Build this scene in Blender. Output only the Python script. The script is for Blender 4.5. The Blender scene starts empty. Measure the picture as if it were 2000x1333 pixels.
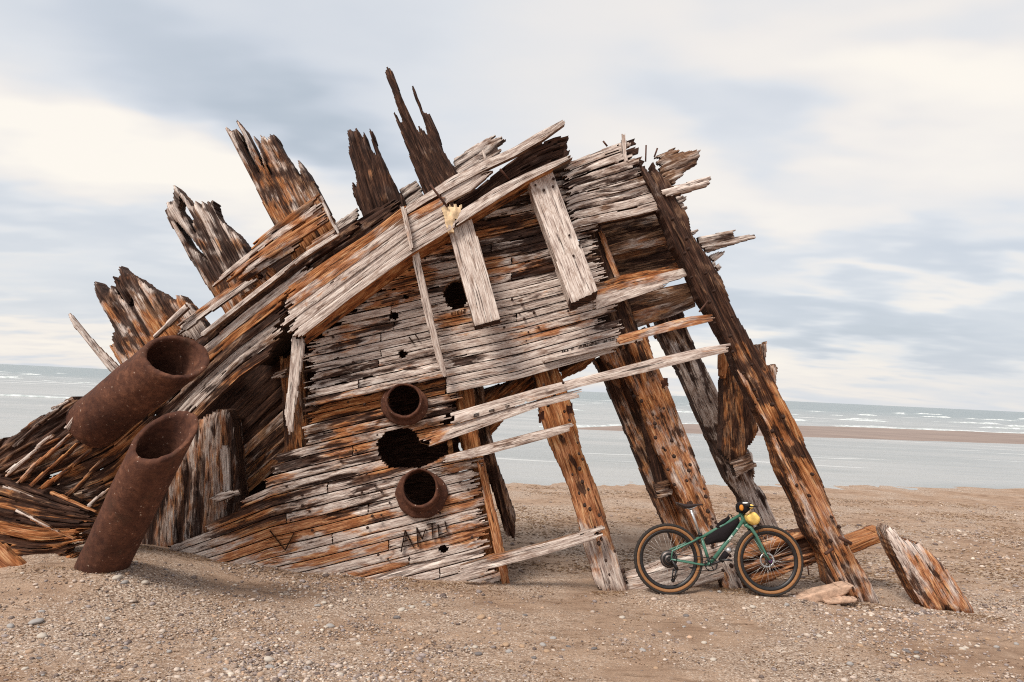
import bpy, math, random
import numpy as np
from mathutils import Vector, Matrix

random.seed(7); RNG = np.random.default_rng(7)
SC = bpy.context.scene
COL = SC.collection
R_ = math.radians

# ------------------------------------------------------------------ camera
FPX = 2000*26/36.0
PITCH = math.atan(91.5*math.cos(R_(2.69))/FPX); ROLL = R_(2.69)
CAM = np.array([0.0, 0.0, 2.13])
FW = np.array([0, math.cos(PITCH), math.sin(PITCH)]); UP = np.array([0, -math.sin(PITCH), math.cos(PITCH)]); RT = np.array([1.0, 0, 0])
RC = math.cos(ROLL)*RT + math.sin(ROLL)*UP
UC = -math.sin(ROLL)*RT + math.cos(ROLL)*UP
cd = bpy.data.cameras.new('camera'); cam = bpy.data.objects.new('camera', cd); COL.objects.link(cam)
cd.lens = 26; cd.sensor_width = 36; cd.clip_end = 30000; cd.clip_start = 0.05
m = Matrix.Identity(4)
for i in range(3):
    m[i][0], m[i][1], m[i][2], m[i][3] = RC[i], UC[i], -FW[i], CAM[i]
cam.matrix_world = m
SC.camera = cam

# ------------------------------------------------------------------ sky, sun, exposure
SUN_EL, SUN_AZ = R_(48), R_(222)          # azimuth from +Y clockwise: behind the camera, to the left
W = bpy.data.worlds.new('World'); SC.world = W; W.use_nodes = True
nt = W.node_tree; nt.nodes.clear(); N = nt.nodes.new; LK = nt.links.new
out = N('ShaderNodeOutputWorld'); bg = N('ShaderNodeBackground')
sky = N('ShaderNodeTexSky'); sky.sky_type = 'NISHITA'; sky.sun_disc = False
sky.sun_elevation = SUN_EL; sky.sun_rotation = SUN_AZ; sky.air_density = 1.2; sky.dust_density = 2.5
def wmath(op, a, b=None, c=None):
    n = N('ShaderNodeMath'); n.operation = op
    for i, x in enumerate((a, b, c)):
        if x is None: continue
        if isinstance(x, (int, float)): n.inputs[i].default_value = x
        else: LK(x, n.inputs[i])
    return n.outputs[0]
tc = N('ShaderNodeTexCoord'); sep = N('ShaderNodeSeparateXYZ'); LK(tc.outputs['Generated'], sep.inputs[0])
dx, dy, dz = sep.outputs
az = wmath('ARCTAN2', dx, dy); el = wmath('ARCSINE', dz)
# cloud layer seen in perspective: stretch near the horizon
comb = N('ShaderNodeCombineXYZ')
den = wmath('ADD', wmath('ABSOLUTE', dz), 0.16)
LK(wmath('DIVIDE', dx, den), comb.inputs[0]); LK(wmath('DIVIDE', dy, den), comb.inputs[1])
def wnoise(scale, detail, rough, off):
    mp = N('ShaderNodeMapping'); mp.inputs['Location'].default_value = off; mp.inputs['Scale'].default_value = (1, 1.5, 1)
    LK(comb.outputs[0], mp.inputs[0])
    n = N('ShaderNodeTexNoise'); n.inputs['Scale'].default_value = scale; n.inputs['Detail'].default_value = detail
    n.inputs['Roughness'].default_value = rough; LK(mp.outputs[0], n.inputs['Vector']); return n.outputs[0]
n1 = wnoise(.9, 5, .5, (3.1, 1.7, 0)); n2 = wnoise(2.2, 4, .45, (7.4, 2.2, 0)); nw = wnoise(1.7, 3, .5, (1.2, 9.1, 0)); nw2 = wnoise(1.9, 3, .5, (5.2, 4.1, 0))
azw = wmath('ADD', az, wmath('MULTIPLY', wmath('SUBTRACT', nw, .5), .34))
elw = wmath('ADD', el, wmath('MULTIPLY', wmath('SUBTRACT', nw2, .5), .20))
def pxdir(x, y):
    d = FW + (x-1000)/FPX*RC - (y-666.5)/FPX*UC; d = d/np.linalg.norm(d)
    return math.atan2(d[0], d[1]), math.asin(d[2])
tot = wmath('MULTIPLY', wmath('SUBTRACT', n1, .5), .85)
tot = wmath('ADD', tot, wmath('MULTIPLY', wmath('SUBTRACT', n2, .5), .24))
# (px, py, half-width, half-height, slope, amount): broad bright and grey banks of cloud
BANKS = [(470,175,330,50,.30,-.42),(610,275,130,42,.2,-.36),(120,270,330,75,.22,.62),(430,330,170,40,.15,.35),(160,455,330,50,.0,-.30),
         (60,100,190,45,.1,-.18),(90,670,300,28,.05,.45),(60,500,140,18,0,.18),(980,110,300,110,.2,.14),(1160,180,170,90,.2,.22),(800,60,260,50,.1,-.12),
         (1740,90,330,80,.15,.50),(1900,240,240,70,.1,.40),(1480,250,170,50,.35,-.50),(1900,40,170,30,0,-.40),(1620,330,300,30,.1,.15),
         (1620,420,260,35,.05,.35),(1900,480,260,40,.0,-.32),(1500,620,330,50,.12,-.28),(1850,545,240,20,.05,.42),(1850,640,300,40,0,-.22),
         (1600,720,300,30,.05,.22),(1250,690,300,50,.05,.40),(1000,330,400,70,0,.10),(300,600,250,30,0,-.1)]
for (x, y, hw, hh, sl, am) in BANKS:
    a0, e0 = pxdir(x, y)
    A = wmath('SUBTRACT', azw, a0); B = wmath('SUBTRACT', elw, e0)
    B = wmath('ADD', B, wmath('MULTIPLY', A, sl))
    q = wmath('ADD', wmath('POWER', wmath('MULTIPLY', A, FPX/hw), 2.0), wmath('POWER', wmath('MULTIPLY', B, FPX/hh), 2.0))
    tot = wmath('ADD', tot, wmath('MULTIPLY', wmath('EXPONENT', wmath('MULTIPLY', q, -.5)), am))
cr = N('ShaderNodeValToRGB'); LK(wmath('ADD', wmath('MULTIPLY', tot, .62), .5), cr.inputs[0])
E_ = cr.color_ramp.elements
E_[0].position = .05; E_[0].color = (.47, .53, .60, 1)
E_[1].position = .92; E_[1].color = (.99, .93, .84, 1)
for p_, c_ in ((.30, (.605, .65, .715, 1)), (.5, (.735, .757, .79, 1)), (.70, (.88, .84, .80, 1))):
    e = E_.new(p_); e.color = c_
mixs = N('ShaderNodeMix'); mixs.data_type = 'RGBA'; mixs.inputs[0].default_value = .9
skm = N('ShaderNodeVectorMath'); skm.operation = 'SCALE'; skm.inputs['Scale'].default_value = .12; LK(sky.outputs[0], skm.inputs[0])
LK(skm.outputs[0], mixs.inputs[6]); LK(cr.outputs[0], mixs.inputs[7])
LK(mixs.outputs[2], bg.inputs[0]); bg.inputs[1].default_value = 0.86; LK(bg.outputs[0], out.inputs[0])

sl = bpy.data.lights.new('sun', 'SUN'); sl.energy = 3.0; sl.angle = R_(19); sl.color = (1, .95, .87)
so = bpy.data.objects.new('sun', sl); COL.objects.link(so)
sd = Vector((math.sin(SUN_AZ)*math.cos(SUN_EL), math.cos(SUN_AZ)*math.cos(SUN_EL), math.sin(SUN_EL)))
so.rotation_euler = sd.to_track_quat('Z', 'Y').to_euler(); so.location = (-6, -8, 12)
SC.view_settings.view_transform = 'Standard'; SC.view_settings.look = 'None'
SC.cycles.use_denoising = False; SC.cycles.filter_width = 1.1
SC.view_settings.exposure = 0.32; SC.view_settings.gamma = 1.0

# ------------------------------------------------------------------ helpers
def P(x, y, Y):
    """photo pixel (2000 x 1333) on the vertical plane y = Y -> world, vectorised"""
    x = np.asarray(x, float); y = np.asarray(y, float); Y = np.asarray(Y, float)
    d = FW + ((x-1000)/FPX)[..., None]*RC - ((y-666.5)/FPX)[..., None]*UC
    return CAM + d*(Y/d[..., 1])[..., None]
def smooth(t): return t*t*(3-2*t)
def vnoise(x, y, seed=0):
    x = np.asarray(x, float); y = np.asarray(y, float)
    xi = np.floor(x).astype(np.int64); yi = np.floor(y).astype(np.int64)
    def h(a, b):
        n = (a*374761393 + b*668265263 + seed*974634777) & 0xffffffff
        n = ((n ^ (n >> 13))*1274126177) & 0xffffffff
        n = n ^ (n >> 16)
        return (n & 0xffff)/65535.0
    fx = smooth(x-xi); fy = smooth(y-yi)
    a = h(xi, yi)*(1-fx) + h(xi+1, yi)*fx; b = h(xi, yi+1)*(1-fx) + h(xi+1, yi+1)*fx
    return a*(1-fy) + b*fy
def fbm(x, y, seed=0, o=4):
    s = 0; a = .5; t = 0
    for k in range(o):
        s = s + a*vnoise(x*2**k, y*2**k, seed+k*17); t += a; a *= .5
    return s/t
def link(o, parent=None):
    COL.objects.link(o)
    if parent is not None: o.parent = parent
    return o
def mesh_obj(name, v, f, mat, parent=None, smooth_=False, uv=None, tone=None):
    me = bpy.data.meshes.new(name)
    me.from_pydata([tuple(q) for q in np.asarray(v).tolist()], [], f); me.update()
    if smooth_: me.polygons.foreach_set('use_smooth', [True]*len(me.polygons))
    if mat: me.materials.append(mat)
    return link(bpy.data.objects.new(name, me), parent)
def tag(o, label=None, cat=None, group=None, kind=None):
    if label: o['label'] = label
    if cat: o['category'] = cat
    if group: o['group'] = group
    if kind: o['kind'] = kind
    return o
def empty(name, loc, label, cat, group=None):
    o = bpy.data.objects.new(name, None); o.location = loc; o.empty_display_size = .2; COL.objects.link(o)
    return tag(o, label, cat, group)
class Root:
    """an Empty at the base of a thing; its parts keep world coordinates"""
def child_fix(root):
    inv = Matrix.Translation(-Vector(root.location))
    for c in root.children: c.matrix_parent_inverse = inv

# ------------------------------------------------------------------ materials
class Mat:
    def __init__(s, name):
        s.m = bpy.data.materials.new(name); s.m.use_nodes = True; s.t = s.m.node_tree
        s.b = s.t.nodes['Principled BSDF']; s.out = s.t.nodes['Material Output']
    def n(s, t, **k):
        n = s.t.nodes.new(t)
        for a, b in k.items(): setattr(n, a, b)
        return n
    def l(s, a, b): s.t.links.new(a, b)
    def math(s, op, a, b=None, c=None, clamp=False):
        n = s.n('ShaderNodeMath', operation=op); n.use_clamp = clamp
        for i, x in enumerate((a, b, c)):
            if x is None: continue
            if isinstance(x, (int, float)): n.inputs[i].default_value = x
            else: s.l(x, n.inputs[i])
        return n.outputs[0]
    def mapping(s, vec, scale=(1, 1, 1), loc=(0, 0, 0)):
        n = s.n('ShaderNodeMapping'); n.inputs['Scale'].default_value = scale; n.inputs['Location'].default_value = loc
        s.l(vec, n.inputs[0]); return n.outputs[0]
    def noise(s, vec, scale=1, detail=3, rough=.5, dist=0):
        n = s.n('ShaderNodeTexNoise'); n.inputs['Scale'].default_value = scale; n.inputs['Detail'].default_value = detail
        n.inputs['Roughness'].default_value = rough; n.inputs['Distortion'].default_value = dist
        s.l(vec, n.inputs['Vector']); return n.outputs[0]
    def ramp(s, fac, stops):
        n = s.n('ShaderNodeValToRGB'); e = n.color_ramp.elements
        e[0].position, e[0].color = stops[0][0], (*stops[0][1], 1)
        e[1].position, e[1].color = stops[-1][0], (*stops[-1][1], 1)
        for p_, c_ in stops[1:-1]:
            q = e.new(p_); q.color = (*c_, 1)
        s.l(fac, n.inputs[0]); return n.outputs[0]
    def step(s, v, a, b):
        n = s.n('ShaderNodeMapRange', interpolation_type='SMOOTHSTEP')
        n.inputs[1].default_value = a; n.inputs[2].default_value = b
        s.l(v, n.inputs[0]); return n.outputs[0]
    def mix(s, f, a, b):
        n = s.n('ShaderNodeMix', data_type='RGBA')
        for i, x in ((0, f), (6, a), (7, b)):
            if isinstance(x, (int, float)): n.inputs[i].default_value = x
            elif isinstance(x, tuple): n.inputs[i].default_value = (*x, 1)
            else: s.l(x, n.inputs[i])
        return n.outputs[2]
    def bump(s, h, strength=.5, dist=.01, normal=None):
        n = s.n('ShaderNodeBump'); n.inputs['Strength'].default_value = strength; n.inputs['Distance'].default_value = dist
        s.l(h, n.inputs['Height'])
        if normal is not None: s.l(normal, n.inputs['Normal'])
        return n.outputs[0]
    def set(s, col=None, rough=None, metal=None, normal=None, spec=None):
        for k, v in (('Base Color', col), ('Roughness', rough), ('Metallic', metal), ('Normal', normal), ('Specular IOR Level', spec)):
            if v is None: continue
            if isinstance(v, (int, float)): s.b.inputs[k].default_value = v
            elif isinstance(v, tuple): s.b.inputs[k].default_value = (*v, 1)
            else: s.l(v, s.b.inputs[k])
        return s.m

def wood_material():
    M = Mat('weathered_wood')
    uv = M.n('ShaderNodeUVMap').outputs[0]
    at = M.n('ShaderNodeVertexColor', layer_name='tone')
    sp = M.n('ShaderNodeSeparateColor'); M.l(at.outputs[0], sp.inputs[0])
    g, o, d = sp.outputs[0], sp.outputs[1], sp.outputs[2]; gouge = at.outputs['Alpha']
    broad = M.noise(M.mapping(uv, (1.8, 6, 1)), 1, 3, .55, .4)
    mid = M.noise(M.mapping(uv, (3.6, 34, 1)), 1, 4, .62, .15)
    fine = M.noise(M.mapping(uv, (7, 125, 1)), 1, 3, .65, .1)
    crack = M.noise(M.mapping(uv, (1.9, 58, 1), (3, 7, 0)), 1, 4, .6, .3)
    blot = M.noise(M.mapping(uv, (7, 14, 1), (11, 2, 0)), 1, 5, .65, .6)
    fm = M.math('ADD', M.math('MULTIPLY', fine, .5), M.math('MULTIPLY', mid, .5))
    def amt(n, a): return M.math('ADD', n, M.math('MULTIPLY', M.math('SUBTRACT', a, .5), .60))
    def w3(a, x, b, y, c, z): return M.math('ADD', M.math('MULTIPLY', a, x), M.math('ADD', M.math('MULTIPLY', b, y), M.math('MULTIPLY', c, z)))
    base = M.ramp(fm, [(.33, (.030, .013, .008)), (.45, (.125, .062, .036)), (.56, (.28, .155, .090)), (.70, (.48, .33, .215))])
    # grey weathered skin
    fg = M.step(amt(w3(broad, .40, mid, .32, blot, .28), g), .42, .56)
    greyc = M.ramp(fm, [(.33, (.095, .056, .045)), (.42, (.31, .225, .19)), (.52, (.60, .49, .425)), (.66, (.86, .775, .70))])
    c = M.mix(fg, base, greyc)
    # brownish bloom over the grey
    c = M.mix(M.math('MULTIPLY', M.step(blot, .52, .66), .5), c, (.27, .17, .12))
    # orange, iron-stained wood
    no = M.noise(M.mapping(uv, (2.6, 11, 1), (5, 21, 0)), 1, 4, .6, .8)
    fo = M.step(amt(w3(no, .6, mid, .25, blot, .15), o), .45, .60)
    orc = M.ramp(fm, [(.31, (.045, .014, .006)), (.42, (.19, .060, .018)), (.51, (.37, .128, .040)), (.60, (.58, .31, .135)), (.72, (.76, .57, .36))])
    c = M.mix(M.math('MULTIPLY', fo, .92), c, orc)
    # rotten dark wood
    nd = M.noise(M.mapping(uv, (3.0, 17, 1), (15, 3, 0)), 1, 5, .65, .7)
    fd = M.step(M.math('ADD', amt(w3(nd, .6, mid, .2, blot, .2), d), M.math('MULTIPLY', gouge, .22)), .50, .61)
    dkc = M.ramp(fm, [(.32, (.005, .0025, .002)), (.47, (.022, .009, .006)), (.58, (.070, .030, .019)), (.72, (.24, .13, .085))])
    c = M.mix(M.math('MULTIPLY', fd, .94), c, dkc)
    # open drying cracks along the grain
    ck = M.step(crack, .60, .665)
    c = M.mix(M.math('MULTIPLY', ck, .85), c, (.020, .009, .006))
    h = M.math('ADD', M.math('MULTIPLY', mid, .8), M.math('MULTIPLY', fine, .5))
    h = M.math('SUBTRACT', h, M.math('MULTIPLY', ck, .9)); h = M.math('SUBTRACT', h, M.math('MULTIPLY', fd, .4))
    nrm = M.bump(h, .9, .012)
    return M.set(c, .85, 0, nrm, .2)
WOOD = wood_material()
#FRESHDEF

def rust_material():
    M = Mat('rusted_iron'); tcn = M.n('ShaderNodeTexCoord').outputs['Object']
    a = M.noise(tcn, 2.2, 7, .66, .9); b = M.noise(tcn, 17, 6, .7, .3); c_ = M.noise(tcn, 90, 3, .6); s_ = M.noise(M.mapping(tcn, (1, 1, .35)), 7, 5, .6)
    col = M.ramp(M.math('ADD', M.math('MULTIPLY', a, .55), M.math('MULTIPLY', b, .45)), [(.30, (.018, .008, .006)), (.43, (.058, .022, .014)), (.54, (.105, .042, .025)), (.68, (.23, .098, .056))])
    col = M.mix(M.math('MULTIPLY', M.step(s_, .54, .68), .55), col, (.060, .030, .018))
    col = M.mix(M.math('MULTIPLY', M.step(M.noise(tcn, 34, 2, .5), .70, .74), .6), col, (.46, .36, .29))
    nrm = M.bump(M.math('ADD', b, M.math('MULTIPLY', c_, .5)), .55, .012)
    return M.set(col, M.ramp(b, [(.3, (.75,)*3), (.7, (.95,)*3)]), 0, nrm, .2)
RUST = rust_material()

def simple(name, col, rough=.5, metal=0, spec=.5, var=.12, scale=30, bump=.05):
    M = Mat(name); t = M.n('ShaderNodeTexCoord').outputs['Object']
    n = M.noise(t, scale, 4, .6)
    c = M.ramp(n, [(.3, tuple(max(0, x*(1-var)) for x in col)), (.7, tuple(min(1, x*(1+var)) for x in col))])
    return M.set(c, rough, metal, M.bump(n, bump*4, .003), spec)

PINK = simple('pale_driftwood', (.47, .31, .22), .9, 0, .2, .35, 16, .9)
FRESH = simple('fresh_wood', (.72, .52, .32), .8, 0, .2, .3, 18, .6)
# ------------------------------------------------------------------ beach, sea, sandbar
def gz(x, y):
    x = np.asarray(x, float); y = np.asarray(y, float)
    ys = 19.5 + .29*np.clip(x, -12, 60)
    far = np.where(y > 8.3, -.06-.29*(y-8.3)/np.maximum(ys-8.3, 4), -.06*np.clip((y-7.3), 0, 1))
    far = np.maximum(far, -.9)
    near = np.where(y < 7.3, .012*(7.3-y), 0)
    z = far + near + .31*np.exp(-((x+4.25)/1.15)**2*.75)*np.exp(-((y-7.55)/1.35)**2*.7)
    z = z + np.where((x > -5) & (x < .1), 1, 0)*.09*(fbm(x*2.2, y*0+3, 41)-.35)*np.exp(-((y-8.38)/.16)**2)
    z = z + .05*np.exp(-((x-3.6)/1.2)**2)*np.exp(-((y-8.0)/.7)**2)
    z = z + .05*(fbm(x*.55, y*.55, 3)-.5)*np.clip((y-2)/4, 0, 1) + .05*(fbm(x*1.9, y*1.9, 5)-.5)
    return z
_gz0 = gz
FIX = []
for (ax_, ay_, aY, rr) in ((1307, 1160, 7.97, .55), (1504, 1164, 7.97, .55), (1405, 1163, 7.9, .5), (200, 1106, 7.0, .55)):
    q_ = P(ax_, ay_, aY); FIX.append((q_[0], q_[1], q_[2]-.006, rr))
def gz(x, y):
    z = _gz0(x, y); w_ = 0*z; t_ = 0*z
    for fx, fy, fz, rr in FIX:
        w = np.exp(-(((x-fx)/rr)**2+((y-fy)/(rr*.8))**2)*1.5); w_ = w_+w; t_ = t_+w*fz
    k = np.clip(w_*1.6, 0, 1)
    return z*(1-k)+k*t_/np.maximum(w_, 1e-6)
def ground_hit(px, py):
    lo, hi = 3.0, 30.0
    d = FW + (px-1000)/FPX*RC - (py-666.5)/FPX*UC
    for t in np.arange(3.0, 30, .02):
        q = CAM + d*t/d[1]
        if q[2] <= gz(q[0], q[1]): return q
    return q
def build_ground():
    xs = np.concatenate([np.linspace(-60, -12, 40), np.arange(-11.9, 12, .055), np.linspace(12.1, 90, 90)])
    ys = np.concatenate([np.linspace(-8, 3.6, 24), np.arange(3.7, 11, .055), 11+np.cumsum(np.linspace(.06, .5, 90))])
    X, Y = np.meshgrid(xs, ys, indexing='ij')
    Z = gz(X, Y) + .022*(fbm(X*6, Y*7, 9)-.5)*np.clip((Y-3)/2, 0, 1)
    nx, ny = X.shape
    v = np.stack([X, Y, Z], -1).reshape(-1, 3)
    I = (np.arange(nx-1)[:, None]*ny + np.arange(ny-1)[None]).ravel()
    f = np.stack([I, I+ny, I+ny+1, I+1], 1).tolist()
    M = Mat('beach_sand'); t = M.n('ShaderNodeTexCoord').outputs['Object']
    a = M.noise(t, .55, 5, .6, .4); b = M.noise(t, 3.2, 5, .62); c = M.noise(t, 38, 4, .7); e = M.noise(t, 150, 2, .6)
    st = M.noise(M.mapping(t, (3, 14, 3)), 1, 5, .65, .8)
    col = M.ramp(M.math('ADD', M.math('MULTIPLY', a, .5), M.math('MULTIPLY', b, .5)), [(.33, (.27, .165, .108)), (.5, (.42, .282, .195)), (.66, (.55, .385, .275))])
    col = M.mix(M.math('MULTIPLY', M.step(st, .53, .64), .55), col, (.14, .078, .046))
    # grit: fine multi-coloured grains
    vo = M.n('ShaderNodeTexVoronoi'); vo.inputs['Scale'].default_value = 75; M.l(t, vo.inputs['Vector'])
    gs = M.n('ShaderNodeSeparateColor'); M.l(vo.outputs['Color'], gs.inputs[0])
    grit = M.ramp(gs.outputs[0], [(.0, (.11, .070, .050)), (.4, (.35, .243, .178)), (.75, (.53, .395, .30)), (.97, (.76, .65, .55))])
    gm = M.step(M.math('ADD', M.math('MULTIPLY', c, .35), M.math('MULTIPLY', a, .65)), .44, .58)
    col = M.mix(M.math('MULTIPLY', gm, .85), col, grit)
    col = M.mix(M.math('MULTIPLY', M.step(e, .58, .7), .5), col, (.11, .072, .05))
    # far sand is littered with brown weed
    h = M.math('ADD', M.math('MULTIPLY', c, .6), M.math('MULTIPLY', e, .4)); h = M.math('ADD', h, M.math('MULTIPLY', st, .5))
    n = M.bump(h, .9, .03)
    M.set(col, .95, 0, n, .15)
    o = mesh_obj('beach', v, f, M.m, None, True); tag(o, 'brown sand and gravel beach under the wreck', kind='structure')
build_ground()

def build_water():
    M = Mat('sea_water'); t = M.n('ShaderNodeTexCoord').outputs['Object']
    a = M.noise(M.mapping(t, (.28, 1.2, 1)), 1, 5, .6, .6); b = M.noise(M.mapping(t, (.05, .24, 1)), 1, 4, .55, .5); c = M.noise(M.mapping(t, (1.8, 6, 1)), 1, 3, .6)
    sp = M.n('ShaderNodeSeparateXYZ'); M.l(t, sp.inputs[0]); y = sp.outputs[1]; x = sp.outputs[0]
    # broken wave crests outside the bar
    fn = M.noise(M.mapping(t, (.045, .34, 1), (3, 0, 0)), 1, 6, .6, .5)
    out_ = M.step(y, 84, 96)
    inn = M.math('SUBTRACT', 1.0, M.step(y, 150, 420))
    foam = M.math('MULTIPLY', M.math('MULTIPLY', M.step(fn, .60, .66), out_), inn)
    f2 = M.noise(M.mapping(t, (.10, .9, 1), (7, 3, 0)), 1, 5, .6, .7)
    foam2 = M.math('MULTIPLY', M.step(f2, .60, .68), M.math('MULTIPLY', M.step(y, 22, 26), M.math('SUBTRACT', .55, M.math('MULTIPLY', M.step(y, 60, 90), .55))))
    foam = M.math('MAXIMUM', foam, foam2)
    deep = M.mix(M.step(y, 60, 260), (.34, .33, .31), (.135, .180, .185))
    deep = M.mix(M.math('MULTIPLY', M.step(b, .42, .62), .35), deep, (.11, .14, .14))
    deep = M.mix(M.math('MULTIPLY', foam, .9), deep, (.86, .85, .83))
    h = M.math('ADD', M.math('MULTIPLY', a, .16), M.math('MULTIPLY', b, M.math('ADD', .25, M.math('MULTIPLY', M.step(y, 50, 120), .9)))); h = M.math('ADD', h, M.math('MULTIPLY', c, .03))
    n = M.bump(h, .8, 1.0)
    rg = M.math('ADD', .22, M.math('MULTIPLY', foam, .6))
    M.set(deep, rg, 0, n, .42)
    L = 9000
    o = mesh_obj('sea', [(-L, 10, -.35), (L, 10, -.35), (L, L, -.35), (-L, L, -.35)], [(0, 1, 2, 3)], M.m)
    tag(o, 'grey green sea reaching the tilted horizon', kind='structure')
build_water()

def build_bar():
    near = [(3.2, 47.8), (7, 48.6), (14, 50), (24, 53), (40, 57), (70, 63), (120, 72)]
    far = [(3.2, 48.0), (7, 53), (14, 62), (26, 72), (38, 79), (58, 82), (90, 80), (120, 76)]
    xs = np.linspace(3.2, 120, 160); n_ = np.interp(xs, *zip(*near)); f_ = np.interp(xs, *zip(*far))
    n_ += .5*(fbm(xs*.3, xs*0, 3)-.5); f_ += 1.6*(fbm(xs*.2, xs*0+5, 4)-.5)
    T = np.linspace(0, 1, 14); v = []; f = []
    for i, x in enumerate(xs):
        for j, t in enumerate(T):
            v.append((x, n_[i]+(f_[i]-n_[i])*t, -.40+.34*math.sin(math.pi*t)**.6*min(1, (x-3)/8)+.05*float(vnoise(x*.4, t*5, 3))))
    for i in range(len(xs)-1):
        for j in range(13):
            a = i*14+j; f.append((a, a+14, a+15, a+1))
    M = Mat('wet_sand'); t = M.n('ShaderNodeTexCoord').outputs['Object']
    a = M.noise(M.mapping(t, (.12, .5, 1)), 1, 5, .6)
    M.set(M.ramp(a, [(.3, (.21, .15, .125)), (.7, (.32, .235, .19))]), .6, 0, M.bump(M.noise(t, 3, 4, .6), .4, .05), .3)
    tag(mesh_obj('sandbar', v, f, M.m, None, True), 'long low brown sandbar between lagoon and sea', kind='structure')
    # surf along the outer edge of the bar
build_bar()

def build_surf():
    M = Mat('foam'); t = M.n('ShaderNodeTexCoord').outputs['Object']
    M.set(M.ramp(M.noise(t, 1.5, 4, .6), [(.35, (.40, .43, .42)), (.6, (.66, .67, .66))]), .8, 0, M.bump(M.noise(t, 3, 4, .6), .5, .05), .2)
    v = []; f = []
    def ribbon(xs, ys, w, h, seed, thr):
        n = len(xs); on = fbm(xs*.12+seed*3.1, 0*xs+seed, seed, 3)
        ww = w*np.clip((on-thr)*5, 0, 1)*(.6+.8*vnoise(xs*.9, 0*xs, seed))
        for i in range(n-1):
            if ww[i] < .02*w and ww[i+1] < .02*w: continue
            k = len(v)
            for j in (i, i+1):
                hh = h*min(1, ww[j]/w)
                v.extend([(xs[j], ys[j]-ww[j]*.5, -.345), (xs[j], ys[j]-ww[j]*.1, -.345+hh), (xs[j], ys[j]+ww[j]*.5, -.345)])
            f.extend([(k, k+3, k+4, k+1), (k+1, k+4, k+5, k+2)])
    xb = np.linspace(2, 110, 260)
    far_ = np.interp(xb, [3.2, 7, 14, 26, 38, 58, 90, 120], [48, 53, 62, 72, 79, 82, 80, 76])
    ribbon(xb, far_+.9+1.2*(fbm(xb*.1, 0*xb, 3)-.5), 1.3, .16, 3, .40)
    ribbon(xb, far_+4.5+2*(fbm(xb*.08, 0*xb, 5)-.5), 1.2, .2, 5, .54)
    for k in range(16):
        y0 = [38, 46, 58, 66, 78, 88, 96, 104, 112, 122, 135, 150, 170, 195, 230, 270][k]
        x = np.linspace(-y0*.85, y0*.85 if y0 > 84 else (y0-44)*.0+1.5, 300)
        ribbon(x, y0+4*(fbm(x*.03, 0*x, k+20, 2)-.5), .6+y0*.006, .10+.0014*y0, k+30, .63+(.05 if y0 > 140 else 0)+(.05 if y0 < 60 else 0))
    o = mesh_obj('surf', v, f, M.m, None, True); tag(o, 'white lines of surf breaking beyond the sandbar', 'surf', kind='stuff')
build_surf()

def icosa():
    t = (1+5**.5)/2
    v = np.array([(-1, t, 0), (1, t, 0), (-1, -t, 0), (1, -t, 0), (0, -1, t), (0, 1, t), (0, -1, -t), (0, 1, -t), (t, 0, -1), (t, 0, 1), (-t, 0, -1), (-t, 0, 1)], float)
    f = np.array([(0, 11, 5), (0, 5, 1), (0, 1, 7), (0, 7, 10), (0, 10, 11), (1, 5, 9), (5, 11, 4), (11, 10, 2), (10, 7, 6), (7, 1, 8), (3, 9, 4), (3, 4, 2), (3, 2, 6), (3, 6, 8), (3, 8, 9), (4, 9, 5), (2, 4, 11), (6, 2, 10), (8, 6, 7), (9, 8, 1)])
    return v/np.linalg.norm(v[0]), f
def stone_material():
    M = Mat('pebble_stone'); at = M.n('ShaderNodeVertexColor', layer_name='tone'); t = M.n('ShaderNodeTexCoord').outputs['Object']
    n = M.noise(t, 60, 3, .6)
    c = M.n('ShaderNodeMix', data_type='RGBA', blend_type='MULTIPLY'); c.inputs[0].default_value = .5; M.l(at.outputs[0], c.inputs[6])
    M.l(M.ramp(n, [(.3, (.65, .62, .6)), (.7, (1, 1, 1))]), c.inputs[7])
    return M.set(c.outputs[2], .8, 0, M.bump(n, .3, .003), .3)
STONE = stone_material()
STONE_COLS = np.array([(.42, .35, .30), (.30, .235, .19), (.21, .165, .145), (.50, .43, .37), (.13, .10, .09), (.38, .27, .19), (.27, .23, .22), (.54, .48, .41), (.33, .29, .28), (.44, .31, .22)])
GR = [(650, 1125, .9, 1.6), (560, 1180, .9, 1.4), (620, 1240, .8, 1.6), (580, 1300, .7, 1.8), (480, 1330, .7, 1.6), (760, 1290, .5, .8), (200, 1160, .6, .8), (90, 1230, .5, .9), (330, 1060, .5, 1.0),
      (1000, 1280, .45, .8), (1290, 1270, .45, .6), (1560, 1185, .5, 1.3), (1700, 1200, .7, 1.5), (1850, 1230, .7, 1.4), (1960, 1180, .9, 1.5), (1650, 1260, .7, 1.2), (1960, 1290, .7, 1.3), (1830, 1300, .5, .8), (1900, 1060, 1.6, 1.2), (1750, 1120, .6, 1.1), (1950, 980, 2.0, .7), (1270, 1170, .3, .6), (760, 1140, .5, .5)]
GRW = [(ground_hit(a, b), r, w) for a, b, r, w in GR]
def gravel_density(x, y):
    d = .07 + 0*x
    for q, r, w in GRW: d = d + w*.6*np.exp(-(((x-q[0])/r)**2+((y-q[1])/(r*1.0))**2)*.7)
    return d*np.clip((fbm(x*1.7, y*1.7, 31)-.28)*3.0, .08, 1.6)
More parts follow.
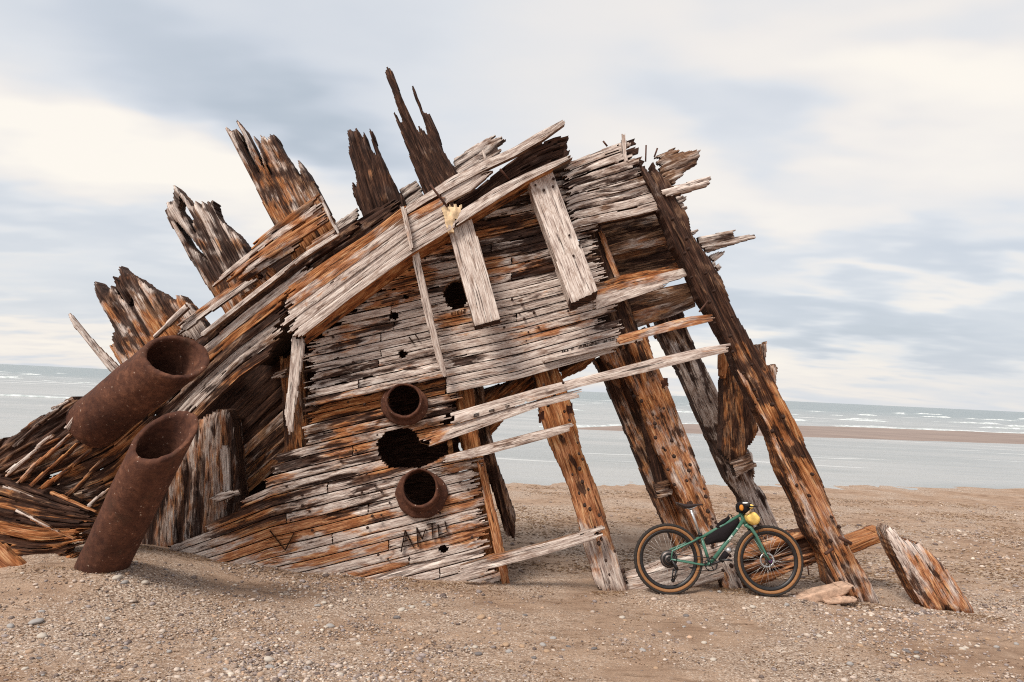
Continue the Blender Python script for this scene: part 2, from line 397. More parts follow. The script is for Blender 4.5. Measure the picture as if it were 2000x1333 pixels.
def build_gravel():
    Nn = 230000
    u = RNG.random(Nn); y = 4.4 + 15*u**1.9
    x = (RNG.random(Nn)*2-1)*(y*.80+.4)
    k = RNG.random(Nn) < gravel_density(x, y)*.62
    x, y = x[k], y[k]; n = len(x)
    r = np.clip(np.exp(RNG.normal(math.log(.0068), .55, n)), .003, .030)*np.clip(y/7.5, .9, 1.5)
    keep = (y < 12) | (r > .008); x, y, r = x[keep], y[keep], r[keep]; n = len(x)
    iv, if_ = icosa()
    sc = np.stack([r*(1+.5*RNG.random(n)), r*(.7+.5*RNG.random(n)), r*(.45+.25*RNG.random(n))], 1)
    an = RNG.random(n)*6.283; ca, sa = np.cos(an), np.sin(an)
    jit = 1+.25*(RNG.random((n, 12))-.5)
    V = iv[None]*jit[..., None]*sc[:, None]
    Vx = V[..., 0]*ca[:, None]-V[..., 1]*sa[:, None]; Vy = V[..., 0]*sa[:, None]+V[..., 1]*ca[:, None]
    z = gz(x, y)
    V = np.stack([Vx+x[:, None], Vy+y[:, None], V[..., 2]+(z+sc[:, 2]*.35)[:, None]], -1)
    F = (if_[None]+12*np.arange(n)[:, None, None]).reshape(-1, 3)
    me = bpy.data.meshes.new('gravel'); V = V.reshape(-1, 3)
    me.vertices.add(len(V)); me.vertices.foreach_set('co', V.ravel())
    me.loops.add(F.size); me.loops.foreach_set('vertex_index', F.ravel().astype(np.int32))
    me.polygons.add(len(F)); me.polygons.foreach_set('loop_start', np.arange(0, F.size, 3, dtype=np.int32))
    me.polygons.foreach_set('use_smooth', np.ones(len(F), bool)); me.update(); me.validate()
    ca_ = me.color_attributes.new('tone', 'FLOAT_COLOR', 'POINT')
    c = STONE_COLS[RNG.choice(len(STONE_COLS), n, p=[.18, .17, .13, .12, .07, .11, .08, .045, .055, .04])]*(.9+.45*RNG.random((n, 1)))*np.array([1.03, .98, .95])
    c4 = np.ones((n, 12, 4)); c4[..., :3] = c[:, None]
    ca_.data.foreach_set('color', c4.ravel())
    me.materials.append(STONE)
    o = link(bpy.data.objects.new('gravel', me)); tag(o, 'small mixed gravel strewn over the sand', 'gravel', kind='stuff')
build_gravel()
def build_weed():
    Nn = 150000
    y = 4.6 + 14.5*RNG.random(Nn)**1.15; x = (RNG.random(Nn)*2-1)*(y*.80+.4)
    wd = np.clip((fbm(x*.8, y*1.6, 77)-.42)*5, .04, 1)*np.where(y > 9.2, 1.0, .55)
    k = RNG.random(Nn) < wd*.75; x, y = x[k], y[k]
    bx, by = [], []
    for (xa, xb, yy_, m_) in ((-4.2, -.1, 8.32, 1500), (1.0, 1.35, 8.25, 260), (2.3, 2.8, 8.2, 320), (3.6, 4.3, 8.05, 420), (4.7, 5.3, 7.95, 420), (-4.4, -3.5, 6.9, 300), (2.5, 3.9, 8.3, 300), (-5.6, -4.6, 7.2, 350)):
        bx.append(xa+(xb-xa)*RNG.random(m_)); by.append(yy_-np.abs(RNG.normal(0, .16, m_))+.05)
    x = np.concatenate([x]+bx); y = np.concatenate([y]+by); n = len(x)
    ln = (.02+.05*RNG.random(n))*np.where(y > 9.2, 1.3, .55); wd_ = .0025+.004*RNG.random(n); wd_ *= np.where(y > 9.2, 1.5, 1)
    an = RNG.normal(0, .7, n); dx_, dy_ = np.cos(an), np.sin(an); z = gz(x, y)+.003
    V = np.zeros((n, 6, 3)); c = np.stack([x, y, z], 1)
    D = np.stack([dx_, dy_, 0*x], 1)*ln[:, None]/2; S = np.stack([-dy_, dx_, 0*x], 1)*wd_[:, None]; H = np.zeros((n, 3)); H[:, 2] = wd_*.6+.004*RNG.random(n)
    V[:, 0] = c-D; V[:, 1] = c-S; V[:, 2] = c+S; V[:, 3] = c+H; V[:, 4] = c+D+S*.5; V[:, 5] = c+D*.6+H*.5
    Fb = np.array([(0, 1, 3), (0, 3, 2), (1, 5, 3), (3, 5, 2), (1, 4, 5), (5, 4, 2)])
    F = (Fb[None]+6*np.arange(n)[:, None, None]).reshape(-1, 3)
    me = bpy.data.meshes.new('seaweed'); me.from_pydata(V.reshape(-1, 3).tolist(), [], F.tolist())
    ca_ = me.color_attributes.new('tone', 'FLOAT_COLOR', 'POINT')
    cs = np.array([(.14, .075, .038), (.22, .125, .062), (.09, .045, .026), (.32, .20, .11), (.48, .36, .24)])[RNG.choice(5, n, p=[.34, .28, .2, .12, .06])]
    c4 = np.ones((n, 6, 4)); c4[..., :3] = cs[:, None]; ca_.data.foreach_set('color', c4.ravel())
    me.materials.append(STONE)
    tag(link(bpy.data.objects.new('seaweed', me)), 'dry brown seaweed and wood scraps scattered on the sand', 'seaweed', kind='stuff')
build_weed()

# ------------------------------------------------------------------ timber builders
def in_poly(px, py, pts):
    r = np.zeros(px.shape, bool); n = len(pts); j = n-1
    for i in range(n):
        xi, yi = pts[i]; xj, yj = pts[j]
        c = ((yi > py) != (yj > py)) & (px < (xj-xi)*(py-yi)/((yj-yi) or 1e-9)+xi)
        r ^= c; j = i
    return r
SEED = [100]
def components(K):
    lab = np.zeros(K.shape, int); n = 0
    for i, j in zip(*np.nonzero(K)):
        if lab[i, j]: continue
        n += 1; st = [(i, j)]; lab[i, j] = n
        while st:
            a, b = st.pop()
            for c, d in ((a+1, b), (a-1, b), (a, b+1), (a, b-1)):
                if 0 <= c < K.shape[0] and 0 <= d < K.shape[1] and K[c, d] and not lab[c, d]: lab[c, d] = n; st.append((c, d))
    out = [lab == k for k in range(1, n+1)]
    out.sort(key=lambda q: -q.sum())
    return [q for q in out if q.sum() > max(12, .12*K.sum())] or out[:1]
def slab(name, parent, M, Y, nu, nv, L, Wd, keep, th=.08, back=None, bev=.012, bevD=2, gouge=.012, gfreq=24, gthr=.5, tone=(.6, .2, .1), mat=None, flow=0, label=None, end_shade=None):
    SEED[0] += 1; sd = SEED[0]
    nu = int(max(4, nu)); nv = int(max(3, nv))
    S, T = np.meshgrid(np.linspace(0, 1, nu+1), np.linspace(0, 1, nv+1), indexing='ij')
    px, py = M(S, T); av = lambda q: .25*(q[:-1, :-1]+q[1:, :-1]+q[:-1, 1:]+q[1:, 1:])
    K = keep(av(px), av(py), av(S), av(T), sd)
    if K.sum() < 3: return None
    res = [slab1(name, parent, M, Y, nu, nv, L, Wd, K_, sd, th, back, bev, bevD, gouge, gfreq, gthr, tone, mat, flow, label, end_shade) for K_ in components(K)]
    return res[0]
DAMAGE = [(1000, 470, 110, 26, -.2, 1.0), (1090, 520, 80, 22, -.2, .9), (820, 705, 60, 14, -.25, 1.0), (910, 705, 45, 9, -.2, .9), (1195, 625, 40, 22, -.3, 1.0), (640, 745, 80, 14, -.2, .9), (650, 680, 70, 12, -.25, .6),
          (960, 440, 120, 18, -.2, .6), (1230, 365, 60, 26, -.2, .8), (1130, 350, 40, 30, 0, .5), (690, 815, 110, 14, -.15, .7), (640, 940, 90, 14, -.3, .6), (680, 1000, 80, 10, -.3, .9), (590, 760, 30, 70, 0, .6), (950, 1050, 40, 90, 0, .7), (880, 800, 60, 16, -.2, .7), (740, 640, 60, 9, -.2, .5), (1040, 385, 60, 20, -.3, .6), (470, 1000, 120, 16, -.3, .7), (800, 1110, 90, 14, -.3, .5), (560, 910, 60, 20, -.2, .8), (760, 560, 60, 40, -.5, .3)]
STAIN = [(700, 797, 110, 24, -.15, .6), (560, 1040, 100, 25, -.3, .28), (640, 1085, 60, 14, -.3, .3), (530, 975, 60, 8, -.3, .4), (800, 545, 50, 50, -.3, .5), (850, 480, 40, 25, -.4, .4), (760, 600, 80, 25, -.4, .35), (850, 850, 60, 30, 0, .35), (860, 990, 60, 18, -.2, .45), (940, 1030, 30, 60, 0, .3), (740, 1120, 80, 9, -.3, .35), (960, 450, 60, 12, -.3, .4), (1200, 560, 70, 10, -.2, .4), (600, 640, 60, 40, -.6, .35), (890, 620, 40, 30, -.2, .35), (1060, 525, 50, 10, -.2, .5), (470, 1010, 90, 20, -.3, .3), (650, 870, 60, 20, -.2, .3), (1100, 640, 90, 14, -.2, .2)]
def stain(px, py):
    d = 0*px
    for cx, cy, rx, ry, sl_, a in STAIN: d = np.maximum(d, a*np.exp(-(((px-cx)/rx)**2+((py-cy-(px-cx)*sl_)/ry)**2)))
    return d
def damage(px, py):
    d = 0*px
    for cx, cy, rx, ry, sl_, a in DAMAGE:
        d = np.maximum(d, a*np.exp(-(((px-cx)/rx)**2+((py-cy-(px-cx)*sl_)/ry)**2)))
    return d
def slab1(name, parent, M, Y, nu, nv, L, Wd, K, sd, th=.08, back=None, bev=.012, bevD=2, gouge=.012, gfreq=24, gthr=.5, tone=(.6, .2, .1), mat=None, flow=0, label=None, end_shade=None):
    """an eroded board: M(S,T) gives photo pixels, Y(S,T) the distance, keep(px,py,S,T) which cells of it are left"""
    S, T = np.meshgrid(np.linspace(0, 1, nu+1), np.linspace(0, 1, nv+1), indexing='ij')
    px, py = M(S, T); yy = Y(S, T) + 0*px
    # distance of each vertex from the edge of what is left
    Kp = np.pad(K, 1); dist = np.zeros((nu+1, nv+1)); cur = Kp.copy()
    for d in range(bevD+1):
        full = cur[:-1, :-1] & cur[1:, :-1] & cur[:-1, 1:] & cur[1:, 1:]
        dist += full
        cur = cur & np.pad(cur, 1)[2:, 1:-1] & np.pad(cur, 1)[:-2, 1:-1] & np.pad(cur, 1)[1:-1, 2:] & np.pad(cur, 1)[1:-1, :-2]
    U = S*L; V = T*Wd; ou, ov = sd*3.17 % 50, sd*1.73 % 50
    if flow: V = V + flow*(fbm(U*1.1, U*0+sd, sd, 2)-.5)
    g = np.clip((fbm((U+ou)*1.6, (V+ov)*gfreq, sd, 4)-gthr)/(1-gthr)*1.8, 0, 1)
    big = fbm((U+ou)*1.1, (V+ov)*5, sd+9, 3)
    h = gouge*g + gouge*.8*(big-.5) + bev*((bevD-np.minimum(dist, bevD))/bevD)**2
    if name == 'hull_plank':
        dm = damage(px, py); nd_ = fbm((U+ou)*2.4, (V+ov)*30, sd+5, 3); dd = np.clip((dm+.9*(nd_-.5)-.35)*4, 0, 1)
        h = h+.03*dd*(.4+nd_); g = np.clip(g+1.3*dd, 0, 1.6)
    bvec = np.array(back if back is not None else (0, th, 0), float); dirb = bvec/np.linalg.norm(bvec)
    j = (np.random.default_rng(sd).random((nu+1, nv+1))-.5)*.6*(dist == 0)
    base = P(px, py, yy)
    du = np.gradient(base, axis=0); base = base + du*j[..., None]
    fr = base + dirb*h[..., None]; bk = base + bvec*(1-.15*((dist == 0)))[..., None]
    n1 = (nu+1)*(nv+1); idx = np.arange(n1).reshape(nu+1, nv+1)
    a, b, c, d = idx[:-1, :-1], idx[1:, :-1], idx[1:, 1:], idx[:-1, 1:]
    F = np.stack([a, b, c, d], -1)[K]
    Fb = F[:, ::-1] + n1
    sides = []
    for dj, (p, q) in (((-1, 0), (d, a)), ((1, 0), (b, c)), ((0, -1), (a, b)), ((0, 1), (c, d))):
        nb = np.roll(Kp, (-dj[0], -dj[1]), (0, 1))[1:-1, 1:-1]
        m_ = K & ~nb
        pp, qq = p[m_], q[m_]
        sides.append(np.stack([qq+2*n1, pp+2*n1, pp+3*n1, qq+3*n1], -1))
    Sd = np.concatenate(sides)
    allv = np.concatenate([fr.reshape(-1, 3), bk.reshape(-1, 3), fr.reshape(-1, 3), bk.reshape(-1, 3)])
    thk = np.linalg.norm(bvec)
    uvv = np.stack([U+ou, V+ov], -1).reshape(-1, 2); uvb = uvv + np.array([0, thk]); uvs = uvv + np.array([.37, 0])
    alluv = np.concatenate([uvv, uvb, uvs, uvs+np.array([.02, thk])])*np.array([.75+.6*((sd*.618) % 1), .7+.7*((sd*.371) % 1)])
    F0 = fr.reshape(-1, 3)[F[0]]; nrm = np.cross(F0[1]-F0[0], F0[2]-F0[0])
    flip = nrm @ dirb > 0
    allF = np.concatenate([F, Fb, Sd]);
    if flip: allF = allF[:, ::-1]
    used = np.unique(allF); rm = np.full(len(allv), -1); rm[used] = np.arange(len(used))
    allF = rm[allF]; allv = allv[used]; alluv = alluv[used]
    gg = np.concatenate([g.ravel(), g.ravel()*0, g.ravel()*0, g.ravel()*0])[used]
    me = bpy.data.meshes.new(name); nF = len(allF)
    me.vertices.add(len(allv)); me.vertices.foreach_set('co', allv.ravel())
    me.loops.add(nF*4); me.loops.foreach_set('vertex_index', allF.ravel().astype(np.int32))
    me.polygons.add(nF); me.polygons.foreach_set('loop_start', np.arange(0, nF*4, 4, dtype=np.int32))
    sm = np.zeros(nF, bool); sm[:] = True; me.polygons.foreach_set('use_smooth', sm)
    me.update()
    ul = me.uv_layers.new(name='UVMap'); ul.data.foreach_set('uv', alluv[allF.ravel()].ravel())
    ca_ = me.color_attributes.new('tone', 'FLOAT_COLOR', 'POINT')
    c4 = np.empty((len(allv), 4)); c4[:, 3] = gg
    sv = np.concatenate([S.ravel()]*4)[used]
    if isinstance(tone, list):
        ta = np.array(tone); tx = np.linspace(0, 1, len(ta))
        for q in range(3): c4[:, q] = np.interp(sv, tx, ta[:, q])
    else: c4[:, 0], c4[:, 1], c4[:, 2] = tone
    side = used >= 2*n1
    c4[side, 0] -= .38; c4[side, 2] += .24; c4 = np.clip(c4, 0, 1)  # sides darkened: weathered end grain plus painted shade
    if name == 'hull_plank':
        stn = np.concatenate([stain(px, py).ravel()]*4)[used]; c4[:, 1] = np.clip(c4[:, 1]+stn, 0, 1); c4[:, 0] = np.clip(c4[:, 0]-.25*stn, 0, 1)
    if name in ('hull_plank', 'rail_plank', 'post', 'corner_post', 'frame_timber', 'frame_plank'):
        pxs = np.concatenate([px.ravel()]*4)[used]; pys = np.concatenate([py.ravel()]*4)[used]
        rk = .5 if 'post' in name else 1.0
        c4[:, 1] += .75*rk*(fbm(pxs/75, pys/34, 61, 4)-.5); c4[:, 0] += .55*(fbm(pxs/60, pys/24, 62, 4)-.5); c4[:, 2] += .55*(fbm(pxs/50, pys/20, 63, 4)-.5)
        c4 = np.clip(c4, 0, 1)
    if end_shade is not None: c4[side & (sv > .95), :3] = end_shade  # shade of downward-facing ends put into their tone
    ca_.data.foreach_set('color', c4.ravel())
    me.materials.append(mat or WOOD)
    o = link(bpy.data.objects.new(name, me), parent)
    if parent is not None and parent.type == 'EMPTY': o.matrix_parent_inverse = Matrix.Translation(-Vector(parent.location))
    if label: o['label'] = label
    return o
def line(pts):
    a = np.array(pts, float); return lambda x: np.interp(x, a[:, 0], a[:, 1])
def ext(pts):
    """polyline with straight continuation beyond both ends"""
    a = np.array(pts, float)
    l = a[0]-(a[1]-a[0])/(a[1, 0]-a[0, 0])*400; r = a[-1]+(a[-1]-a[-2])/(a[-1, 0]-a[-2, 0])*400
    return line(np.vstack([l, a, r]))
def circ(cx, cy, rx, ry=None): return ('c', cx, cy, rx, ry or rx)
def holes_mask(K, cx, cy, holes):
    for hh in holes:
        if hh[0] == 'c': K &= ((cx-hh[1])/hh[3])**2+((cy-hh[2])/hh[4])**2 > 1
        else: K &= ~in_poly(cx, cy, hh)
    return K
def plank(name, parent, top, bot, x0, x1, Y, th=.09, rag=(15, 15), tone=(.6, .2, .1), erode=.12, gouge=.012, gthr=.5, holes=(), gap=.055, back=None, clip=None, bev=.004, du=.024, dv=.014, label=None):
    top = ext(top) if not callable(top) else top; bot = ext(bot) if not callable(bot) else bot
    Yf = Y if callable(Y) else (lambda S, T: Y)
    Ym = float(np.mean(Yf(np.array([.5]), np.array([.5])))); xm = .5*(x0+x1)
    L = math.hypot(x1-x0, float(top(x1)-top(x0)))*Ym/FPX
    sl_ = math.atan2(float(top(x1)-top(x0)), x1-x0); wv = abs(float(bot(xm)-top(xm)))*math.cos(sl_)*Ym/FPX
    def M(S, T):
        X = x0+(x1-x0)*S; t = gap+(1-2*gap)*T
        return X, top(X)+(bot(X)-top(X))*t
    nv = max(4, round(wv/dv)); nu = max(6, round(L/du)); pxl = math.hypot(x1-x0, float(top(x1)-top(x0)))
    def keep(cx, cy, S, T, sd):
        r = np.random.default_rng(sd); e = []
        for k in (0, 1):
            q = .35*r.random(nv)+.65*vnoise(np.arange(nv)*.45+r.random()*9, np.zeros(nv)+k, sd); q = (q-q.min())/max(q.max()-q.min(), .01)
            e.append(q*rag[k]/pxl)
        K = (S > e[0][None]) & (S < 1-e[1][None])
        if erode:
            for jj, a in ((0, 1), (1, .55), (2, .28)):
                if jj*2+1 >= nv: break
                for row in (jj, nv-1-jj):
                    K[:, row] &= fbm(S[:, row]*L*2.6+row*3.3, S[:, row]*0+sd, sd+row, 3) < .93-erode*a*1.1
        K = holes_mask(K, cx, cy, holes)
        if clip is not None: K &= in_poly(cx, cy, clip)
        return K
    return slab(name, parent, M, Yf, nu, nv, L, wv, keep, th, back, bev, 2, gouge, 24, gthr, tone, label=label)
def timber(name, parent, poly, A, B, Y, th=.25, tone=(.4, .4, .3), holes=(), gouge=.03, gthr=.45, rag=6, back=None, bev=.05, bevD=5, du=.03, dv=.0095, gfreq=16, label=None, mat=None, end_shade=None):
    """poly: photo outline; grain from A to B; Y: distance or function of (px,py)"""
    pts = np.array(poly, float); ax = np.array(B, float)-np.array(A, float); ax /= np.linalg.norm(ax); pn = np.array([-ax[1], ax[0]])
    o0 = np.array(A, float); s_ = (pts-o0)@ax; t_ = (pts-o0)@pn
    s0, s1, t0, t1 = s_.min()-2, s_.max()+2, t_.min()-2, t_.max()+2
    Yf = Y if callable(Y) else (lambda x, y: Y+0*x)
    Ym = float(np.mean(Yf(pts[:, 0], pts[:, 1])))
    L = (s1-s0)*Ym/FPX; Wd = (t1-t0)*Ym/FPX
    def M(S, T):
        s = s0+(s1-s0)*S; t = t0+(t1-t0)*T
        return o0[0]+ax[0]*s+pn[0]*t, o0[1]+ax[1]*s+pn[1]*t
    nu, nv = round(L/du), round(Wd/dv)
    def keep(cx, cy, S, T, sd):
        r = np.random.default_rng(sd)
        off = rag*(.4*(r.random(S.shape[1])-.5)+1.7*(vnoise(np.arange(S.shape[1])*.33, 0*np.arange(S.shape[1])+sd, sd)-.5))[None]*(np.ones_like(S))
        wob = rag*.35*(fbm(S*L*4, T*0+sd, sd, 3)-.5)*2
        x = cx+ax[0]*off+pn[0]*wob; y = cy+ax[1]*off+pn[1]*wob
        return holes_mask(in_poly(x, y, [tuple(q) for q in pts]), cx, cy, holes)
    def Ys(S, T):
        x, y = M(S, T); return Yf(x, y)
    return slab(name, parent, M, Ys, nu, nv, L, Wd, keep, th, back, bev, bevD, gouge, gfreq, gthr, tone, mat, .03, label, end_shade)
def rnd(a, b): return a+(b-a)*random.random()
def jit(t, a=.12): return tuple(min(1, max(0, q+rnd(-a, a))) for q in t)

# ------------------------------------------------------------------ the wreck
YW = 8.45
WR = empty('shipwreck', tuple(P(900, 1125, 8.6)), 'huge weathered wooden shipwreck leaning on the beach with broken frames against the sky', 'shipwreck')
HOLE_BIG = [(735, 868), (752, 845), (776, 838), (800, 836), (815, 848), (820, 866), (842, 872), (872, 861), (875, 888), (842, 905), (818, 915), (762, 915), (742, 898)]
HW = [HOLE_BIG, circ(891, 577, 24, 27), circ(792, 580, 5), circ(770, 617, 8), circ(786, 692, 8), circ(866, 1074, 9), circ(790, 785, 34), circ(822, 958, 36)]
# upper wall, rows counted from the lowest
A_bot = np.array([(560, 841), (600, 830), (850, 774), (1010, 742), (1230, 680), (1360, 645)], float)
A_top = np.array([(560, 428), (600, 420), (850, 368), (1010, 336), (1230, 290), (1360, 262)], float)
NA = 25
def fam(bot, top, k, n): return bot+(top-bot)*(k/n)
ENDS_A = {0: 1216, 1: 1250, 2: 1222, 3: 1216, 4: 1190, 5: 1208, 6: 1216, 7: 1232, 8: 1205, 9: 1190, 10: 1185, 11: 1180, 12: 1178}
for k in range(NA):
    lo, hi = fam(A_bot, A_top, k, NA), fam(A_bot, A_top, k+1, NA)
    xe = ENDS_A.get(k, 1170)
    # skip what the rail hides entirely
    xs = 592 if k > 1 else 590
    if k >= 9: xs = 600+(k-9)*26
    cuts = [xs]
    if k in (0, 1): cuts += [872]
    else:
        c = {2: 868, 3: 700, 5: 740, 6: 745, 7: 1010, 8: 745, 9: 770, 10: 762, 11: 765, 12: 1000, 13: 900, 14: 1000, 16: 960}.get(k)
        if c: cuts += [c]
    cuts += [xe]
    for i in range(len(cuts)-1):
        x0, x1 = cuts[i], cuts[i+1]
        if x1-x0 < 30: continue
        left = x1 < 880
        if k < 2 and i == 0: tn, y_ = (.35, .62, .3), YW+.05
        elif k > 11: tn, y_ = (.60, .40, .38), YW+rnd(.0, .03)
        elif left or k in (8, 9): tn, y_ = (.64, .30, .33), YW+rnd(-.015, .02)
        else: tn, y_ = (.74, .28, .27), YW+rnd(-.012, .02)
        if 2 <= k <= 3 and left: y_ = YW-.07; tn = (.62, .36, .25)
        worn = k > 11 or (x0 < 600 and i == 0)
        plank('hull_plank', WR, hi, lo, x0, x1-2, y_, .09, (26 if i == 0 else 2, (22 if i == len(cuts)-2 else 2)), jit(tn, .09), .16 if worn else .0, .014 if worn else .004, .47 if worn else .6, HW)
# top right panel, standing a little proud
B_top = np.array([(1086, 334), (1117, 315), (1168, 293), (1232, 270), (1320, 245)], float); B_bot = np.array([(1086, 464), (1129, 444), (1246, 421), (1310, 404), (1330, 400)], float)
for k, xe in enumerate([1232, 1236, 1248, 1258, 1270, 1284, 1306, 1310]):
    a, b = fam(B_top, B_bot, k, 8), fam(B_top, B_bot, k+1, 8)
    plank('hull_plank', WR, a, b, 1094+rnd(0, 16), xe, 8.36+rnd(-.012, .015), .11, (14, 12), jit((.66, .26, .34 if k < 5 else .2), .1), .2, .018, .46)
timber('splinter', WR, [(1214, 275), (1216, 258), (1221, 260), (1224, 290), (1226, 312), (1217, 310)], (1218, 258), (1221, 310), 8.33, .04, (.75, .1, .1), bev=.005, bevD=1, rag=2)
# planks to the right, up to the big post
for top, bot, x0, x1, y_, tn, rg in (
    ([(1165, 556), (1216, 537), (1330, 517)], [(1165, 567), (1240, 547), (1345, 523)], 1166, 1332, 8.46, (.2, .75, .5), (10, 30)),
    ([(1168, 567), (1240, 547), (1350, 521)], [(1168, 586), (1240, 563), (1350, 537)], 1160, 1351, 8.42, (.72, .35, .1), (4, 6)),
    ([(1168, 586), (1240, 564), (1350, 537)], [(1170, 602), (1240, 580), (1330, 549)], 1160, 1334, 8.42, (.66, .38, .15), (4, 40)),
    ([(1225, 577), (1300, 562), (1356, 550)], [(1232, 609), (1300, 592), (1357, 573)], 1222, 1358, 8.72, (.3, .45, .5), (4, 4)),
    ([(1232, 610), (1300, 593), (1357, 575)], [(1254, 636), (1310, 618), (1362, 597)], 1232, 1362, 8.72, (.45, .45, .3), (6, 4)),
    ([(1180, 467), (1300, 437)], [(1182, 481), (1302, 450)], 1178, 1312, 8.70, (.3, .3, .6), (2, 2)),
    ([(1184, 482), (1300, 447), (1316, 440)], [(1190, 500), (1300, 475), (1318, 470)], 1184, 1320, 8.66, (.5, .4, .3), (2, 2)),
    ([(1190, 500), (1318, 470)], [(1205, 545), (1325, 525)], 1188, 1330, 8.98, (.2, .5, .5), (2, 2)),
    ([(1170, 440), (1250, 418), (1320, 400)], [(1172, 466), (1250, 446), (1320, 436)], 1168, 1322, 9.0, (.35, .4, .5), (2, 2))):
    plank('hull_plank', WR, top, bot, x0, x1, y_, .09, rg, jit(tn, .06), .0, .012, gap=-.03)
plank('inner_plank', WR, [(1150, 395), (1330, 360)], [(1160, 580), (1350, 540)], 1155, 1332, 9.2, .08, (2, 2), (.2, .35, .85), -9, .01, gap=0, du=.06, dv=.03)
timber('inner_post', WR, [(1128, 440), (1172, 430), (1212, 540), (1260, 680), (1200, 690), (1165, 560)], (1150, 440), (1215, 640), 8.62, .3, (.25, .45, .62))
timber('inner_post', WR, [(1168, 450), (1178, 447), (1212, 540), (1204, 548)], (1172, 450), (1210, 545), 8.58, .05, (.5, .6, .2), bev=.01)
# lower wall
C_top = np.array([(290, 985), (450, 893), (530, 850), (600, 830), (850, 774), (1010, 742)], float)
C_bot = np.array([(290, 1262), (450, 1262), (530, 1250), (600, 1238), (850, 1172), (1010, 1128)], float)
NC = 20
ENDS_C = [905, 900, 884, 905, 880, 878, 940, 946, 948, 944, 950, 962, 955, 960, 968, 958, 962, 980, 975, 990]
for k in range(NC):
    a, b = fam(C_top, C_bot, k, NC), fam(C_top, C_bot, k+1, NC)
    xs = [590, 594, 532, 527, 515, 470, 400, 330, 292, 296, 300, 330, 365, 420, 480, 545, 610, 670, 740, 790][k]
    cut = {3: 690, 6: 640, 8: 560, 9: 720, 11: 650, 13: 760, 15: 800, 17: 860}.get(k)
    cc = [xs]+([cut] if cut else [])+[ENDS_C[k]]
    for i in range(len(cc)-1):
        tn = (.66, .46, .28) if k > 8 else (.58, .38, .42)
        if k > 10 and i == len(cc)-2: tn = (.92, .40, .12)
        plank('hull_plank', WR, a, b, cc[i], cc[i+1]-2, YW+rnd(-.012, .018)+(.03 if k < 2 else 0), .09, (10 if i == 0 else 2, 26 if i == len(cc)-2 else 2), jit(tn, .08), .10 if k < 5 else .0, .012 if k < 5 else .005, .48 if k < 5 else .58, HW)
# things seen past the right end of the wall
timber('end_post', WR, [(932, 906), (944, 911), (968, 1000), (986, 1083), (996, 1150), (982, 1150), (966, 1080), (948, 990)], (938, 908), (988, 1140), 8.40, .10, (.5, .68, .2), bev=.015, bevD=2, rag=4)
timber('inner_post', WR, [(880, 700), (915, 700), (935, 850), (962, 985), (996, 1150), (950, 1150), (925, 980), (896, 850)], (898, 700), (970, 1140), 8.60, .22, (.25, .85, .25), gouge=.04)
timber('inner_post', WR, [(900, 740), (940, 740), (968, 900), (1008, 1015), (1004, 1056), (990, 1050), (960, 960), (925, 860)], (918, 740), (1000, 1050), 9.05, .25, (.35, .35, .5))
# dark planking of the far side, seen through the gaps
IN_top = np.array([(300, 700), (560, 480), (800, 400), (1130, 330)], float); IN_bot = np.array([(300, 1180), (560, 1150), (800, 1130), (1130, 1120)], float)
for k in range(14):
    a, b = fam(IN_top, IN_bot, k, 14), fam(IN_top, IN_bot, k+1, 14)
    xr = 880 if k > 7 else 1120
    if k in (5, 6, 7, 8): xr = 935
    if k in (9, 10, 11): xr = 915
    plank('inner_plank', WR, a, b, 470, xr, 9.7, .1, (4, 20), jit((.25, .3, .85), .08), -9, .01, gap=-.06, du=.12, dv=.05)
for k in range(12):
    plank('deck_plank', WR, [(470, 655), (560, 585), (800, 425), (1130, 335)], [(470, 662), (560, 592), (800, 432), (1130, 342)], 470, 1120, 8.55+k*.125, .12, (4, 10), jit((.3, .3, .8), .05), 0, .005, gap=0, du=.2, dv=.05) if False else None
for k in range(9):
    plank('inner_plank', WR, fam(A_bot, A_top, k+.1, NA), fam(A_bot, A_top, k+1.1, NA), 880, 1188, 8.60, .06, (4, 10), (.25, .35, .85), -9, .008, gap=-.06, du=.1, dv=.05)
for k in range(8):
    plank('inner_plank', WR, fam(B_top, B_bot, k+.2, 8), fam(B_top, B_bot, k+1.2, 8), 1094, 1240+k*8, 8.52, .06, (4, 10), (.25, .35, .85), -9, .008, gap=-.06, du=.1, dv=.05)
# under the lower edge: brace beams
timber('diagonal_brace', WR, [(930, 770), (1060, 716), (1100, 722), (1000, 800), (960, 852), (945, 850)], (1100, 715), (950, 850), 9.1, .16, (.3, .55, .45))
timber('diagonal_brace', WR, [(1090, 715), (1170, 690), (1140, 722), (1096, 742)], (1170, 695), (1095, 740), 9.0, .12, (.3, .6, .45), bev=.02)
timber('cross_beam', WR, [(905, 770), (1060, 728), (1060, 745), (960, 780), (905, 800)], (905, 785), (1060, 735), 9.3, .3, (.2, .4, .8), bev=.02)

